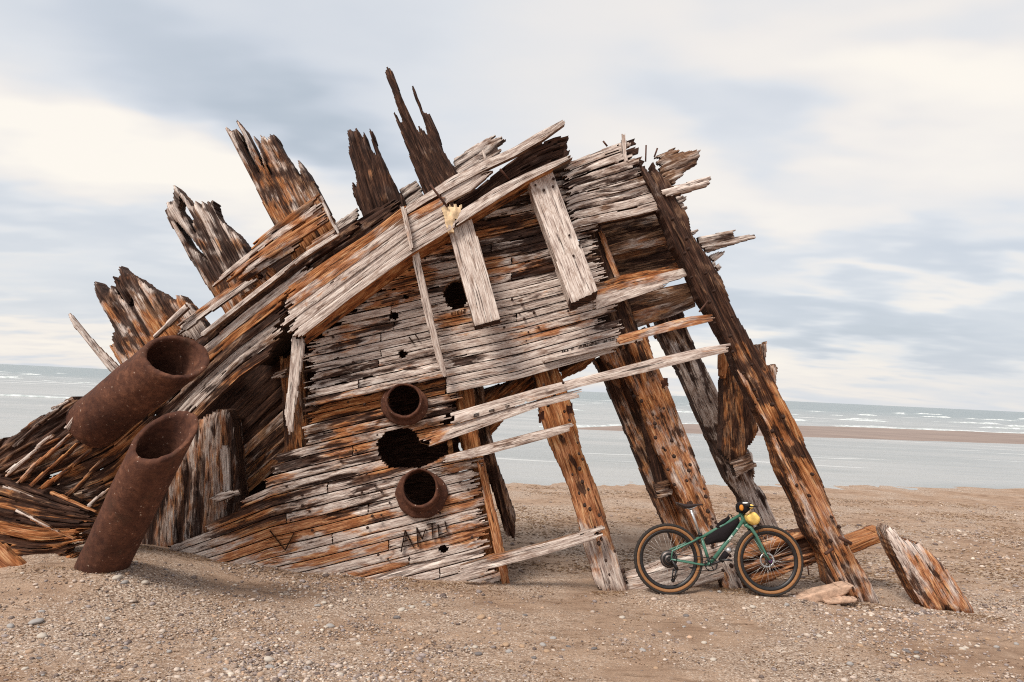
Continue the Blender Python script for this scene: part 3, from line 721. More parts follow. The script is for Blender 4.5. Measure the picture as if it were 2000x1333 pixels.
# ---- standing posts
timber('post', WR, [(1038, 690), (1088, 690), (1092, 718), (1119, 794), (1139, 885), (1169, 959), (1193, 1040), (1232, 1165), (1190, 1163), (1164, 1142), (1139, 1054), (1112, 952), (1071, 861), (1051, 797)], (1065, 700), (1208, 1150), lambda x, y: 8.60-.28*np.clip((y-720)/430, 0, 1), .3, [(.4, .75, .35), (.4, .82, .25), (.5, .75, .25), (.66, .6, .2), (.9, .4, .12)], gouge=.045, gthr=.42, bev=.05, label='orange brown post with a pale foot')
timber('post', WR, [(1166, 690), (1262, 640), (1276, 690), (1306, 756), (1332, 822), (1356, 880), (1384, 957), (1400, 1010), (1420, 1072), (1462, 1170), (1420, 1170), (1405, 1110), (1363, 1043), (1322, 957), (1284, 880), (1249, 774), (1225, 735)], (1240, 690), (1440, 1165), lambda x, y: 8.62-.22*np.clip((y-690)/460, 0, 1), .30, [(.45, .55, .45), (.6, .62, .25), (.64, .58, .26), (.72, .36, .3)], gouge=.045, gthr=.42, bev=.05, label='thick pale orange post pitted with nail holes')
timber('post', WR, [(1160, 700), (1235, 690), (1258, 780), (1300, 880), (1330, 960), (1372, 1060), (1398, 1130), (1345, 1130), (1317, 1060), (1279, 982), (1240, 880), (1222, 835), (1184, 745)], (1195, 700), (1370, 1120), 9.0, .35, (.45, .52, .42), gouge=.03)
timber('bracket', WR, [(1250, 800), (1262, 820), (1300, 930), (1312, 970), (1290, 968), (1270, 900)], (1255, 800), (1300, 970), 8.8, .2, (.15, .4, .7), bev=.02)
timber('bracket', WR, [(1282, 945), (1308, 938), (1318, 965), (1290, 975)], (1285, 950), (1315, 945), 8.75, .2, (.4, .35, .4), bev=.02, gouge=.01)
# far post with its knee
timber('post', WR, [(1282, 600), (1330, 590), (1345, 642), (1374, 702), (1417, 790), (1444, 860), (1474, 890), (1476, 946), (1494, 962), (1522, 1030), (1536, 1085), (1500, 1085), (1450, 980), (1423, 939), (1393, 870), (1327, 720), (1288, 654)], (1305, 600), (1515, 1075), 9.7, .35, [(.4, .3, .6), (.72, .15, .38), (.55, .3, .5), (.82, .2, .28)], gouge=.04, label='grey far post')
timber('knee_timber', WR, [(1414, 742), (1428, 702), (1446, 740), (1484, 837), (1474, 860), (1463, 873), (1459, 893), (1428, 903), (1412, 881)], (1430, 705), (1440, 900), 9.25, .3, (.22, .55, .55), bev=.03, rag=3)  # dark tone carries the shade on this wedge
timber('knee_timber', WR, [(1408, 690), (1427, 695), (1418, 742), (1410, 732)], (1415, 690), (1414, 740), 9.15, .2, (.4, .75, .2), bev=.015, rag=2)  # lit left face of the knee, its light put into a brighter tone
timber('bracket', WR, [(1428, 904), (1466, 888), (1478, 913), (1442, 931)], (1430, 915), (1474, 900), 9.15, .25, (.45, .35, .4), bev=.03, rag=2, gouge=.01)
for pl in ([(1478, 673), (1499, 669), (1497, 720), (1480, 705)], [(1498, 719), (1522, 713), (1516, 752), (1505, 745)]):
    timber('bracket', WR, pl, pl[0], pl[3], 9.0, .2, (.5, .5, .35), bev=.02, rag=2)
# the big leaning corner post
RP = [(1253, 317), (1272, 335), (1279, 312), (1284, 330), (1301, 345), (1317, 360), (1322, 385), (1343, 412), (1352, 454), (1384, 500), (1415, 550), (1429, 594), (1487, 692), (1517, 749), (1571, 854), (1595, 908), (1614, 951), (1625, 983), (1626, 1000), (1662, 1068), (1696, 1126), (1722, 1182), (1680, 1182), (1626, 1150), (1614, 1092), (1578, 1038), (1567, 996), (1536, 942), (1502, 840), (1440, 719), (1427, 682), (1395, 622), (1368, 580), (1342, 521), (1316, 476), (1306, 440), (1284, 390), (1262, 350)]
timber('corner_post', WR, RP, (1268, 320), (1695, 1180), lambda x, y: 8.28-.12*np.clip((y-320)/860, 0, 1), .34, [(.35, .35, .66), (.25, .3, .76), (.3, .5, .62), (.4, .74, .42), (.5, .62, .42), (.70, .5, .28)], gouge=.05, gthr=.44, bev=.035, bevD=3, label='long dark rust brown corner post leaning to the right')
timber('corner_post', WR, [(1440, 725), (1458, 742), (1540, 900), (1612, 1040), (1660, 1120), (1690, 1178), (1640, 1150), (1560, 980), (1500, 835)], (1445, 730), (1670, 1170), 8.13, .1, (.5, .62, .36), gouge=.04, bev=.02, rag=10)
# ends of planks sticking out to the right of the post
for pl, A, B, y_, tn in (
    ([(1285, 302), (1318, 288), (1327, 297), (1363, 290), (1369, 299), (1365, 317), (1342, 332), (1318, 357), (1300, 352)], (1290, 330), (1368, 300), 8.75, (.45, .3, .4)),
    ([(1290, 371), (1330, 358), (1387, 343), (1388, 352), (1381, 364), (1340, 374), (1303, 382)], (1290, 375), (1388, 350), 8.2, (.62, .2, .2)),
    ([(1366, 461), (1435, 449), (1443, 461), (1479, 456), (1477, 464), (1387, 491), (1372, 480)], (1368, 478), (1480, 458), 8.75, (.55, .25, .35)),
    ([(1388, 497), (1405, 491), (1417, 495), (1399, 509), (1411, 524), (1405, 530), (1394, 520)], (1385, 520), (1415, 495), 8.8, (.6, .2, .3)),
    ([(1318, 384), (1340, 380), (1346, 386), (1330, 396), (1344, 406), (1334, 412), (1320, 400)], (1318, 395), (1346, 385), 8.7, (.6, .2, .3)),
    ([(1345, 452), (1362, 448), (1362, 456), (1348, 460)], (1345, 456), (1363, 450), 8.7, (.6, .2, .3))):
    timber('plank_end', WR, pl, A, B, y_, .12, tn, gouge=.03, bev=.02, bevD=2, rag=5)
# loose hull planks left hanging between the posts
plank('hull_plank', WR, [(905, 800), (1050, 758), (1180, 726), (1270, 702), (1378, 678), (1425, 671)], [(905, 824), (1050, 781), (1130, 757), (1186, 744), (1255, 729), (1318, 713), (1390, 695), (1427, 687)], 880, 1427, 8.14, .10, (10, 8), (.75, .22, .08), .05, .008, .55, gap=.01)
plank('hull_plank', WR, [(800, 856), (905, 825), (1050, 782), (1136, 760)], [(800, 884), (840, 872), (914, 846), (1050, 797), (1105, 783), (1136, 776)], 818, 1136, 8.16, .10, (24, 10), (.75, .2, .1), .06, .01, .55, gap=.01)
plank('hull_plank', WR, [(1200, 658), (1246, 645), (1300, 630), (1348, 618), (1393, 614)], [(1200, 675), (1252, 661), (1330, 642), (1395, 627)], 1205, 1396, 8.18, .09, (4, 10), (.6, .5, .1), .05, .008, .55, gap=.01)
plank('hull_plank', WR, [(860, 893), (950, 869), (1050, 843), (1119, 826)], [(860, 906), (950, 889), (1065, 858), (1120, 840)], 866, 1121, 8.16, .09, (6, 8), (.68, .25, .15), .06, .01, .55, gap=.01)
plank('hull_plank', WR, [(890, 1108), (950, 1090), (1061, 1062), (1173, 1030)], [(890, 1126), (950, 1114), (1068, 1083), (1166, 1054), (1184, 1048)], 895, 1182, 8.2, .10, (16, 22), (.80, .25, .05), .05, .008, .55, gap=.01)
plank('hull_plank', WR, [(1050, 700), (1130, 682), (1260, 650)], [(1050, 712), (1130, 694), (1262, 664)], 1060, 1256, 8.38, .08, (4, 4), (.72, .2, .12), .06, .01, .55, gap=.03)
# ---- boards nailed on the wall
def leaning(th, a): return (0, th*math.cos(R_(a)), -th*math.sin(R_(a)))
timber('brace_board', WR, [(1029, 346), (1072, 319), (1168, 568), (1116, 592)], (1050, 332), (1142, 580.5), lambda x, y: 8.22-.34*np.clip((y-330)/250, 0, 1), .2, (.92, .12, .02), back=leaning(.20, 27), gouge=.004, gthr=.6, bev=.004, bevD=1, rag=0, du=.012, dv=.012, end_shade=(0, .25, 1), label='broad pale plank with a sawn end')
timber('brace_board', WR, [(877, 452), (893, 437), (920, 421), (977, 623), (927, 637)], (900, 440), (952, 630), lambda x, y: 8.16-.18*np.clip((y-440)/190, 0, 1), .13, (.80, .14, .06), back=leaning(.13, 20), gouge=.005, gthr=.58, bev=.004, bevD=1, rag=1, du=.012, dv=.012, end_shade=(0, .25, 1))
timber('broken_stub', WR, [(862, 402), (883, 404), (903, 395), (899, 412), (885, 437), (887, 451), (877, 456), (868, 425)], (880, 398), (880, 455), 8.02, .12, (.95, .45, .0), gouge=.03, bev=.02, rag=6, mat=FRESH, label='freshly broken pale yellow wood')
timber('batten', WR, [(783, 406), (791, 405), (808, 484), (801, 488)], (787, 406), (805, 486), 7.98, .06, (.6, .4, .15), bev=.006, bevD=1, rag=1, gouge=.006)
timber('batten', WR, [(802, 490), (816, 487), (840, 590), (871, 731), (865, 734), (854, 709), (826, 600)], (809, 489), (868, 732), lambda x, y: 8.12+.16*np.clip((y-490)/240, 0, 1), .06, (.78, .2, .1), bev=.006, bevD=1, rag=2, gouge=.008)
timber('upright_board', WR, [(569, 664), (588, 660), (593, 668), (586, 730), (579, 787), (571, 817), (570, 838), (564, 847), (557, 842), (555, 806), (562, 760)], (580, 662), (565, 845), 8.18, .07, (.86, .16, .05), bev=.008, bevD=1, rag=8, gouge=.012)
timber('upright_post', WR, [(544, 700), (592, 690), (594, 770), (606, 884), (552, 894), (548, 800)], (568, 700), (580, 890), 8.62, .2, (.4, .62, .4), gouge=.04)
timber('bracket', WR, [(530, 733), (556, 718), (558, 726), (548, 732), (556, 738), (532, 739)], (530, 735), (558, 722), 8.4, .2, (.5, .4, .3), bev=.01, rag=2)

# ---- the thick rail running down to the left
YR = 8.05
R1t = np.array([(545, 572), (648, 501), (720, 455), (785, 405), (862, 366), (900, 346)], float); R1b = np.array([(545, 690), (593, 655), (686, 582), (803, 497), (885, 446), (920, 424)], float)
for k, (xl, xr) in enumerate([(560, 792), (556, 868), (548, 872), (562, 880), (572, 888)]):
    a, b = fam(R1t, R1b, k, 5), fam(R1t, R1b, k+1, 5)
    plank('rail_plank', WR, a, b, xl, xr, YR+rnd(-.01, .015), .12, (20, 3), [(.45, .78, .1), (.60, .5, .1), (.72, .24, .16), (.70, .22, .16), (.74, .26, .14)][k], .04, .007, .56, (), gap=.02)
plank('rail_plank', WR, [(785, 404), (791, 404), (837, 375), (883, 344), (942, 316), (1005, 287), (1045, 262), (1101, 233)], [(785, 425), (837, 392), (883, 366), (945, 333), (1005, 305), (1062, 272), (1103, 242)], 790, 1103, YR, .12, (4, 3), (.70, .22, .16), .04, .008, .56, gap=.01)
plank('rail_plank', WR, [(860, 381), (883, 367), (945, 334), (960, 333)], [(860, 410), (874, 396), (920, 372), (962, 336)], 862, 962, YR+.02, .10, (4, 24), (.72, .2, .16), .06, .01, .55, gap=.01)
RTt = np.array([(870, 404), (920, 378), (960, 345), (1010, 306), (1062, 274), (1112, 262)], float); RTb = np.array([(870, 432), (920, 412), (1005, 352), (1060, 326), (1112, 305)], float)
def rs(a): 
    xs = np.linspace(870, 1112, 9); return np.stack([xs, np.interp(xs, a[:, 0], a[:, 1])], 1)
RTt, RTb = rs(RTt), rs(RTb)
for k in range(4):
    a, b = fam(RTt, RTb, k, 4), fam(RTt, RTb, k+1, 4)
    plank('rail_plank', WR, a, b, 884, 1110-4*k, YR+.10+.03*k, .16, (10, 26), (.40, .2, .74), .25, .04, .40, gap=-.02)
plank('rail_plank', WR, [(885, 428), (900, 411), (965, 368), (1025, 339), (1071, 319), (1116, 302)], [(885, 445), (928, 418), (1028, 355), (1112, 312)], 884, 1118, YR, .14, (14, 10), (.70, .24, .16), .05, .01, .55, gap=.01)
timber('rail_plank', WR, [(870, 408), (960, 350), (1062, 280), (1108, 268), (1110, 305), (1000, 352), (925, 415), (880, 440)], (880, 425), (1108, 285), YR+.36, .1, (.3, .2, .85), gouge=.01, bev=.01, rag=4)
# bevelled underside of the rail, facing down
def und(t0, t1):
    return lambda S, T: t0+(t1-t0)*T
plank('rail_plank', WR, [(593, 655), (686, 582), (803, 497), (885, 446)], [(598, 672), (692, 602), (810, 514), (890, 462)], 594, 886, und(YR+.0, YR+.34), .06, (4, 3), (.22, .88, .22), 0, .008, .55, gap=.0, label='orange brown underside of the rail')
plank('rail_plank', WR, [(915, 427), (928, 418), (1028, 355), (1112, 312)], [(915, 442), (932, 431), (1030, 372), (1112, 328)], 917, 1080, und(YR+.0, YR+.34), .06, (4, 3), (.3, .8, .3), 0, .008, .55, gap=.0)
# lower left run of the rail
R2t = np.array([(-20, 918), (60, 880), (140, 838), (393, 657), (500, 572), (600, 495), (650, 462), (710, 425)], float)
R2b = np.array([(-20, 1030), (60, 1022), (140, 1018), (214, 1005), (300, 915), (392, 806), (466, 737), (540, 684), (600, 640), (710, 560)], float)
def rs2(a):
    xs = np.linspace(-20, 710, 25); return np.stack([xs, np.interp(xs, a[:, 0], a[:, 1])], 1)
R2t, R2b = rs2(R2t), rs2(R2b)
tones2 = [(.35, .35, .62), (.66, .35, .12), (.3, .75, .35), (.38, .35, .66), (.76, .22, .15), (.55, .35, .42), (.35, .5, .6)]
for k in range(7):
    a, b = fam(R2t, R2b, k, 7), fam(R2t, R2b, k+1, 7)
    xr = [700, 610, 566, 560, 556, 552, 545][k]
    mid = [330, 300, 280, 300, 270, 250, 210][k]
    plank('rail_plank', WR, a, b, mid, xr, 8.16+rnd(-.03, .03), .14, (3, 30), jit(tones2[k], .06), .18, .025, .46, gap=.0)
    yo = rnd(-.04, .04)
    plank('rail_plank', WR, a, b, -20, mid-2, (lambda S, T, mid=mid, yo=yo: np.interp(-20+(mid-18)*S, [0, 150, 215, 300], [7.56, 7.66, 7.92, 8.16])+yo), .14, (20, 4), jit((.36, .66, .50), .1), .3, .035, .42, gap=.0)
plank('rail_plank', WR, [(390, 652), (500, 565), (590, 496), (660, 452)], [(392, 660), (502, 574), (592, 505), (662, 460)], 392, 662, 8.06, .1, (3, 12), (.7, .3, .1), .1, .01, .5, gap=0)
# dark slabs behind the rail edge
DKt = np.array([(590, 500), (650, 455), (700, 425), (790, 372)], float); DKb = np.array([(590, 545), (650, 505), (720, 458), (790, 405)], float)
for k in range(3):
    plank('rail_plank', WR, fam(DKt, DKb, k, 3), fam(DKt, DKb, k+1, 3), 592, 780, 8.35-.05*k, .14, (20, 20), (.42, .22, .64), .25, .03, .42, gap=0)
# orange planking on the frames above the rail
Ut = np.array([(340, 590), (410, 541), (482, 483), (534, 441), (622, 378), (660, 352)], float); Ub = np.array([(340, 662), (430, 596), (500, 547), (580, 502), (660, 452)], float)
xs = np.linspace(340, 660, 12)
Ut = np.stack([xs, np.interp(xs, Ut[:, 0], Ut[:, 1])], 1); Ub = np.stack([xs, np.interp(xs, Ub[:, 0], Ub[:, 1])], 1)
ut = [(490, 624), (414, 630), (442, 640), (466, 640), (346, 590), (346, 500)]
tnu = [(.40, .62, .35), (.60, .45, .2), (.5, .7, .12), (.60, .6, .1), (.55, .5, .3), (.80, .2, .05)]
for k in range(6):
    plank('frame_plank', WR, fam(Ut, Ub, k, 6), fam(Ut, Ub, k+1, 6), ut[k][0], ut[k][1], 8.42+rnd(-.03, .03), .08, (20, 24), tnu[k], .16, .018, .47, gap=.03)
plank('frame_plank', WR, [(596, 478), (640, 452), (655, 442)], [(600, 492), (645, 464), (657, 454)], 598, 657, 8.4, .08, (14, 6), (.6, .6, .15), .2, .02, .45)
timber('frame_plank', WR, [(622, 380), (628, 384), (650, 432), (674, 474), (671, 480), (652, 446), (634, 410)], (624, 382), (673, 478), 8.34, .08, (.66, .3, .2), bev=.006, bevD=1, rag=2)
for pl in ([(566, 496), (587, 482), (594, 493), (571, 510)], [(515, 542), (522, 524), (530, 524), (540, 545), (528, 556)], [(469, 578), (518, 542), (520, 565), (480, 595)]):
    timber('frame_block', WR, pl, pl[0], pl[-1], 8.52, .18, (.45, .75, .2), bev=.015, bevD=1, rag=2)
# ---- broken frame timbers standing up against the sky
YF = 8.75
FR = [
 ([(123, 613), (130, 611), (165, 652), (187, 676), (232, 721), (262, 760), (240, 770), (220, 733), (196, 709), (169, 673), (139, 640)], (125, 610), (245, 760), 8.7, .10, (.70, .25, .2), (), 'thin grey stick-like splinter'),
 ([(177, 546), (190, 556), (204, 570), (211, 556), (220, 561), (226, 572), (237, 584), (222, 556), (213, 537), (226, 550), (227, 520), (236, 526), (250, 532), (274, 550), (304, 568), (334, 589), (338, 586), (340, 577), (349, 576), (364, 592), (400, 643), (430, 690), (320, 760), (262, 760), (232, 718), (211, 679), (217, 646), (202, 613), (190, 589), (180, 564)], (205, 540), (310, 705), YF, .32, [(.5, .32, .6), (.5, .58, .42), (.35, .8, .36)], (circ(250, 590, 5, 9),), None),
 ([(313, 407), (322, 394), (331, 388), (333, 372), (337, 359), (346, 370), (370, 400), (379, 394), (384, 402), (391, 393), (403, 394), (402, 388), (418, 391), (412, 398), (415, 412), (430, 430), (445, 444), (460, 457), (481, 484), (500, 540), (500, 600), (455, 650), (436, 613), (415, 580), (370, 508), (346, 466), (325, 430)], (330, 370), (455, 600), YF, .34, [(.72, .2, .4), (.5, .4, .54), (.4, .78, .36)], ([(345, 379), (360, 400), (373, 424), (371, 436), (376, 445), (380, 458), (360, 425), (341, 403)], [(335, 428), (344, 434), (375, 469), (392, 492), (404, 509), (388, 497), (365, 477)]), None),
 ([(437, 251), (452, 244), (460, 254), (479, 292), (480, 286), (472, 266), (454, 233), (459, 232), (470, 246), (482, 268), (496, 294), (505, 316), (512, 326), (503, 292), (488, 260), (498, 270), (505, 277), (506, 268), (510, 261), (520, 272), (521, 255), (534, 261), (542, 282), (563, 314), (578, 333), (586, 347), (584, 330), (579, 310), (590, 323), (599, 335), (612, 356), (626, 386), (660, 450), (580, 510), (534, 440), (515, 405), (496, 364), (479, 333), (458, 292), (440, 260)], (448, 248), (565, 470), YF, .34, [(.62, .42, .4), (.42, .45, .56), (.4, .78, .32)], ([(462, 258), (481, 291), (506, 337), (502, 336), (478, 297)], [(516, 312), (527, 335), (526, 341), (517, 324)]), None),
 ([(678, 257), (684, 251), (688, 257), (696, 250), (704, 263), (708, 252), (720, 280), (732, 297), (728, 280), (719, 252), (727, 256), (744, 307), (768, 352), (778, 372), (779, 362), (792, 403), (800, 440), (720, 460), (704, 415), (687, 370), (685, 354), (694, 366), (690, 334), (680, 292)], (700, 255), (755, 430), YF, .34, [(.35, .6, .66), (.3, .42, .72), (.3, .35, .76)], (circ(760, 409, 7, 4),), 'dark rust brown broken frame'),
 ([(747, 126), (756, 128), (765, 133), (780, 175), (798, 217), (812, 246), (818, 257), (817, 240), (825, 246), (830, 256), (829, 240), (822, 216), (801, 157), (804, 156), (815, 184), (824, 211), (836, 213), (849, 241), (864, 286), (894, 331), (915, 370), (838, 400), (828, 376), (810, 328), (789, 277), (771, 223), (773, 219), (780, 232), (783, 228), (771, 187), (753, 145)], (762, 150), (865, 372), YF, .34, [(.3, .45, .7), (.25, .4, .76), (.35, .3, .72)], (), 'tallest broken frame, dark and forked'),
]
for pl, A, B, y_, th, tn, ho, lab in FR:
    timber('frame_timber', WR, pl, A, B, y_, th, tn, ho, .05, .42, 7, None, .06, 4, label=lab)
for pl, A, B, y_, tn in (
    ([(883, 311), (920, 286), (965, 263), (957, 273), (979, 266), (976, 272), (987, 272), (968, 287), (982, 290), (965, 306), (937, 330), (897, 350), (885, 330)], (885, 335), (978, 275), 8.95, (.62, .2, .32)),
    ([(783, 368), (814, 350), (828, 380), (800, 420), (786, 400)], (785, 390), (828, 360), 9.1, (.62, .25, .4)),
    ([(640, 446), (654, 434), (693, 408), (698, 412), (693, 429), (671, 446), (650, 470)], (645, 455), (698, 412), 8.9, (.66, .2, .3)),
    ([(660, 460), (690, 434), (702, 438), (700, 450), (676, 478)], (662, 470), (700, 440), 8.8, (.58, .25, .4)),
    ([(940, 289), (944, 289), (953, 313), (948, 318)], (942, 289), (950, 316), 8.2, (.8, .2, .1)),
    ([(346, 649), (352, 628), (364, 592), (372, 600), (405, 650), (392, 668)], (360, 600), (396, 660), 8.6, (.75, .2, .15)),
    ([(293, 658), (356, 596), (364, 603), (297, 663)], (295, 660), (360, 600), 8.3, (.75, .35, .05))):
    timber('broken_plank', WR, pl, A, B, y_, .10, tn, gouge=.02, bev=.015, bevD=2, rag=5)
# ---- hollow under the rail: old planking and the upright baulk
It = np.array([(360, 880), (560, 690), (640, 616)], float); Ib = np.array([(360, 1075), (460, 985), (600, 865), (640, 830)], float)
xs = np.linspace(360, 640, 10)
It = np.stack([xs, np.interp(xs, It[:, 0], It[:, 1])], 1); Ib = np.stack([xs, np.interp(xs, Ib[:, 0], Ib[:, 1])], 1)
for k in range(8):
    plank('inner_plank', WR, fam(It, Ib, k, 8), fam(It, Ib, k+1, 8), 372, 620, 9.15+rnd(-.02, .03), .1, (4, 4), jit((.45 if k > 3 else .3, .55, .45 if k > 3 else .7), .08), .1, .015, .48, gap=.02)  # upper rows toned darker for the shade under the rail
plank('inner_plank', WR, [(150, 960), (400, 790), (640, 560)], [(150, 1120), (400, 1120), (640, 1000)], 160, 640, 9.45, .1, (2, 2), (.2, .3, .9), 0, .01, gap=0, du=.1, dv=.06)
timber('stem_timber', WR, [(240, 1000), (280, 900), (340, 838), (388, 818), (415, 806), (442, 798), (451, 835), (462, 965), (474, 1010), (420, 1060), (240, 1085), (235, 1000)], (428, 800), (425, 1000), 8.72, .4, (.56, .52, .46), gouge=.06, gthr=.42, bev=.04, rag=6, gfreq=12, label='upright baulk with pale vertical grain')
timber('stem_timber', WR, [(430, 880), (438, 868), (446, 880), (448, 975), (438, 985)], (438, 870), (442, 980), 8.62, .08, (.82, .25, .08), gouge=.01, bev=.012, bevD=1, rag=3)
timber('broken_plank', WR, [(408, 975), (430, 962), (462, 958), (464, 968), (420, 984)], (410, 980), (462, 962), 8.5, .12, (.6, .3, .35), gouge=.02, bev=.02, bevD=2, rag=4)
# added unseen planks behind the rail, closing the top to darken the hull
def add_shade_planks():
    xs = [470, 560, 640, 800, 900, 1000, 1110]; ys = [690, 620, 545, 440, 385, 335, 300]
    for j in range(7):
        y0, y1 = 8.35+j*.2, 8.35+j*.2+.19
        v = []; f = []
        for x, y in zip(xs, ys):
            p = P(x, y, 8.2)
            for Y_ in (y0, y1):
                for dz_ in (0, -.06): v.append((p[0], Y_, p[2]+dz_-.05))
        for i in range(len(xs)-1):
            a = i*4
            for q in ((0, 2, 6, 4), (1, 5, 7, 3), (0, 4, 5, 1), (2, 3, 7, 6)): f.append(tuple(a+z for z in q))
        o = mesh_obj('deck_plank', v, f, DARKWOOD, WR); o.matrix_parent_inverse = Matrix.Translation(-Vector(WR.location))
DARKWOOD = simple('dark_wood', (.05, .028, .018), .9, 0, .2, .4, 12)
add_shade_planks()
# far upper left pile
timber('broken_planking', WR, [(-20, 870), (0, 855), (17, 853), (66, 816), (80, 820), (123, 783), (150, 785), (170, 792), (190, 830), (140, 860), (97, 880), (31, 935), (-20, 950)], (-20, 910), (160, 790), 8.05, .3, (.42, .42, .58), gouge=.07, gthr=.38, bev=.05, rag=14, label='dark brown jumble of broken planks beside the upper pipe')
for a, b, w, tn in (((9, 925), (97, 853), 9, (.72, .4, .1)), ((31, 943), (140, 841), 8, (.6, .6, .2)), ((60, 950), (150, 862), 7, (.45, .6, .4)), ((75, 958), (170, 880), 9, (.3, .75, .4)), ((100, 800), (130, 783), 6, (.7, .2, .2)), ((60, 835), (115, 795), 9, (.55, .3, .4)), ((20, 875), (70, 830), 8, (.4, .3, .6)), ((130, 838), (160, 795), 10, (.7, .3, .2)), ((170, 993), (218, 948), 7, (.6, .4, .3)), ((120, 975), (200, 900), 9, (.3, .6, .5))):
    d = np.array(b, float)-a; n_ = np.array([-d[1], d[0]])/np.hypot(*d)*w/2
    timber('broken_plank', WR, [tuple(a+n_), tuple(a-n_), tuple(b-n_*.5), tuple(b+n_*.6)], a, b, 7.46+rnd(-.05, .05), .08, tn, gouge=.015, bev=.012, bevD=1, rag=12)

# ---- cast pipes through the hull
def loft(name, rings, mat, parent=None, closed_ends=(False, False), smooth_=True):
    n = len(rings[0]); v = np.concatenate(rings); f = []
    for i in range(len(rings)-1):
        for j in range(n):
            a, b = i*n+j, i*n+(j+1) % n
            f.append((a, b, b+n, a+n))
    if closed_ends[0]: f.append(tuple(range(n-1, -1, -1)))
    if closed_ends[1]: f.append(tuple(range((len(rings)-1)*n, len(rings)*n)))
    o = mesh_obj(name, v, f, mat, parent, smooth_)
    if parent is not None and parent.type == 'EMPTY': o.matrix_parent_inverse = Matrix.Translation(-Vector(parent.location))
    return o
def pxring(cx, cy, rx, ry, Y, n=40, w=0, rot=0):
    t = np.linspace(0, 2*np.pi, n, endpoint=False)
    k = 1+w*(vnoise(np.cos(t)*3+cx, np.sin(t)*3+cy, 7)-.5)
    c, s_ = math.cos(R_(rot)), math.sin(R_(rot)); x, y = rx*k*np.cos(t), ry*k*np.sin(t)
    return P(cx+c*x-s_*y, cy+s_*x+c*y, Y+0*t)
for (ox, oy, orx, ory, ix, iy, irx, iry) in ((789, 790, 46, 41, 789, 782, 31, 30), (823, 965, 50, 48, 820, 953, 32, 34)):
    r = [pxring(ox, oy, orx, ory, 8.47, w=.10), pxring(ox, oy, orx, ory, 8.425, w=.10), pxring(ox, oy-1, orx*.95, ory*.95, 8.405, w=.08),
pxring(ox, oy-3, irx*1.22, iry*1.20, 8.412, w=.05), pxring(ox, oy-3, irx*1.17, iry*1.15, 8.405, w=.05), pxring(ix, iy+1.5, irx*1.15, iry*1.15, 8.30, w=.05), pxring(ix, iy+.5, irx*1.10, iry*1.10, 8.29, w=.06), pxring(ix, iy, irx, iry, 8.30, w=.07), pxring(ix, iy+1, irx*.98, iry*.98, 8.45, w=.04), pxring(ix, iy-4, irx*.95, iry*.95, 9.0)]
    loft('hawse_pipe', r, RUST, WR)
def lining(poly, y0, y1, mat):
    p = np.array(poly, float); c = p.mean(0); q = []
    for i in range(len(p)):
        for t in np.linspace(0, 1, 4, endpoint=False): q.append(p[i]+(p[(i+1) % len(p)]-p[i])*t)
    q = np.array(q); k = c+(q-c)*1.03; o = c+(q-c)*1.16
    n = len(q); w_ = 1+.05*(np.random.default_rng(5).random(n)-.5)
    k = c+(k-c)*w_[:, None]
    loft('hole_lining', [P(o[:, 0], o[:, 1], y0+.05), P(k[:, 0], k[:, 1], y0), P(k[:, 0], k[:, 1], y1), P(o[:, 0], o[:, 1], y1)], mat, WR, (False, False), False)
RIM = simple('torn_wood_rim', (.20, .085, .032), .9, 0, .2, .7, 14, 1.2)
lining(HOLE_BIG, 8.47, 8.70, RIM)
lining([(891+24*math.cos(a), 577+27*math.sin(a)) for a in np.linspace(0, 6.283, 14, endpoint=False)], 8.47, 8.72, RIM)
def pipe(name, C0, Y0, C1, Y1, r, na, nb, label, ext_=.0, wall=.05):
    c0, c1 = P(*C0, Y0), P(*C1, Y1); ax = c0-c1; Lp = np.linalg.norm(ax); ax /= Lp
    e1 = np.cross(ax, [0, 0, 1.]); e1 /= np.linalg.norm(e1); e2 = np.cross(ax, e1); n = ax+na*e1+nb*e2
    t = np.linspace(0, 2*np.pi, 72, endpoint=False); dirr = np.cos(t)[:, None]*e1+np.sin(t)[:, None]*e2
    def mouth(rr, inset=0):
        ring = c0+rr*dirr; k = ((c0-ring)@n)/(ax@n)
        wob = .016*(vnoise(np.cos(t)*9+20, np.sin(t)*9+20, 5)-.5)+.018*(vnoise(np.cos(t)*5+9, np.sin(t)*5, 6)-.5)
        return ring+(k+wob-inset)[:, None]*ax
    R0 = mouth(r-.012); R1 = mouth(r, .016)
    body = []
    m0 = R1; base = (c1+r*1.0*dirr)-ax*ext_
    for i in range(1, 25):
        q = i/24; rr = m0+(base-m0)*q
        dn = .020*(fbm(np.cos(t)*1.6+q*4+9, np.sin(t)*1.6+q*3+9, 11, 4)-.5)
        body.append(rr+dirr*dn[:, None])
    I0 = mouth(r-wall+.01, .004); I1 = mouth(r-wall, .03); inn = [I1+(((c1+(r-wall)*dirr)-ax*ext_)-I1)*q for q in np.linspace(.1, .95, 8)]
    rings = body[::-1]+[R1, R0, I0, I1]+inn
    o = loft(name, [np.asarray(q) for q in rings], RUST, None, (False, True))
    return tag(o, label, 'pipe', 'rusted pipes')
pipe('rusted_pipe', (346, 696), 7.2, (185, 825), 7.7, .27, .5, -.2, 'rusted iron pipe lying slanted on the hull, upper of the two large pipes', .05)
pipe('rusted_pipe', (322, 852), 6.40, (198, 1108), 7.02, .218, 1.0, .1, 'rusted iron pipe standing with its foot in the gravel, lower of the two large pipes', .5)
r_ = [pxring(187, 832, 50, 62, 7.72+d_, rot=35) for d_ in (0,)]
loft('pipe_collar', [pxring(184, 826, 44, 58, 7.95, rot=35), pxring(184, 826, 46, 60, 7.85, rot=35), pxring(184, 826, 40, 54, 7.83, rot=35), pxring(184, 826, 38, 52, 7.95, rot=35)], RUST, WR)

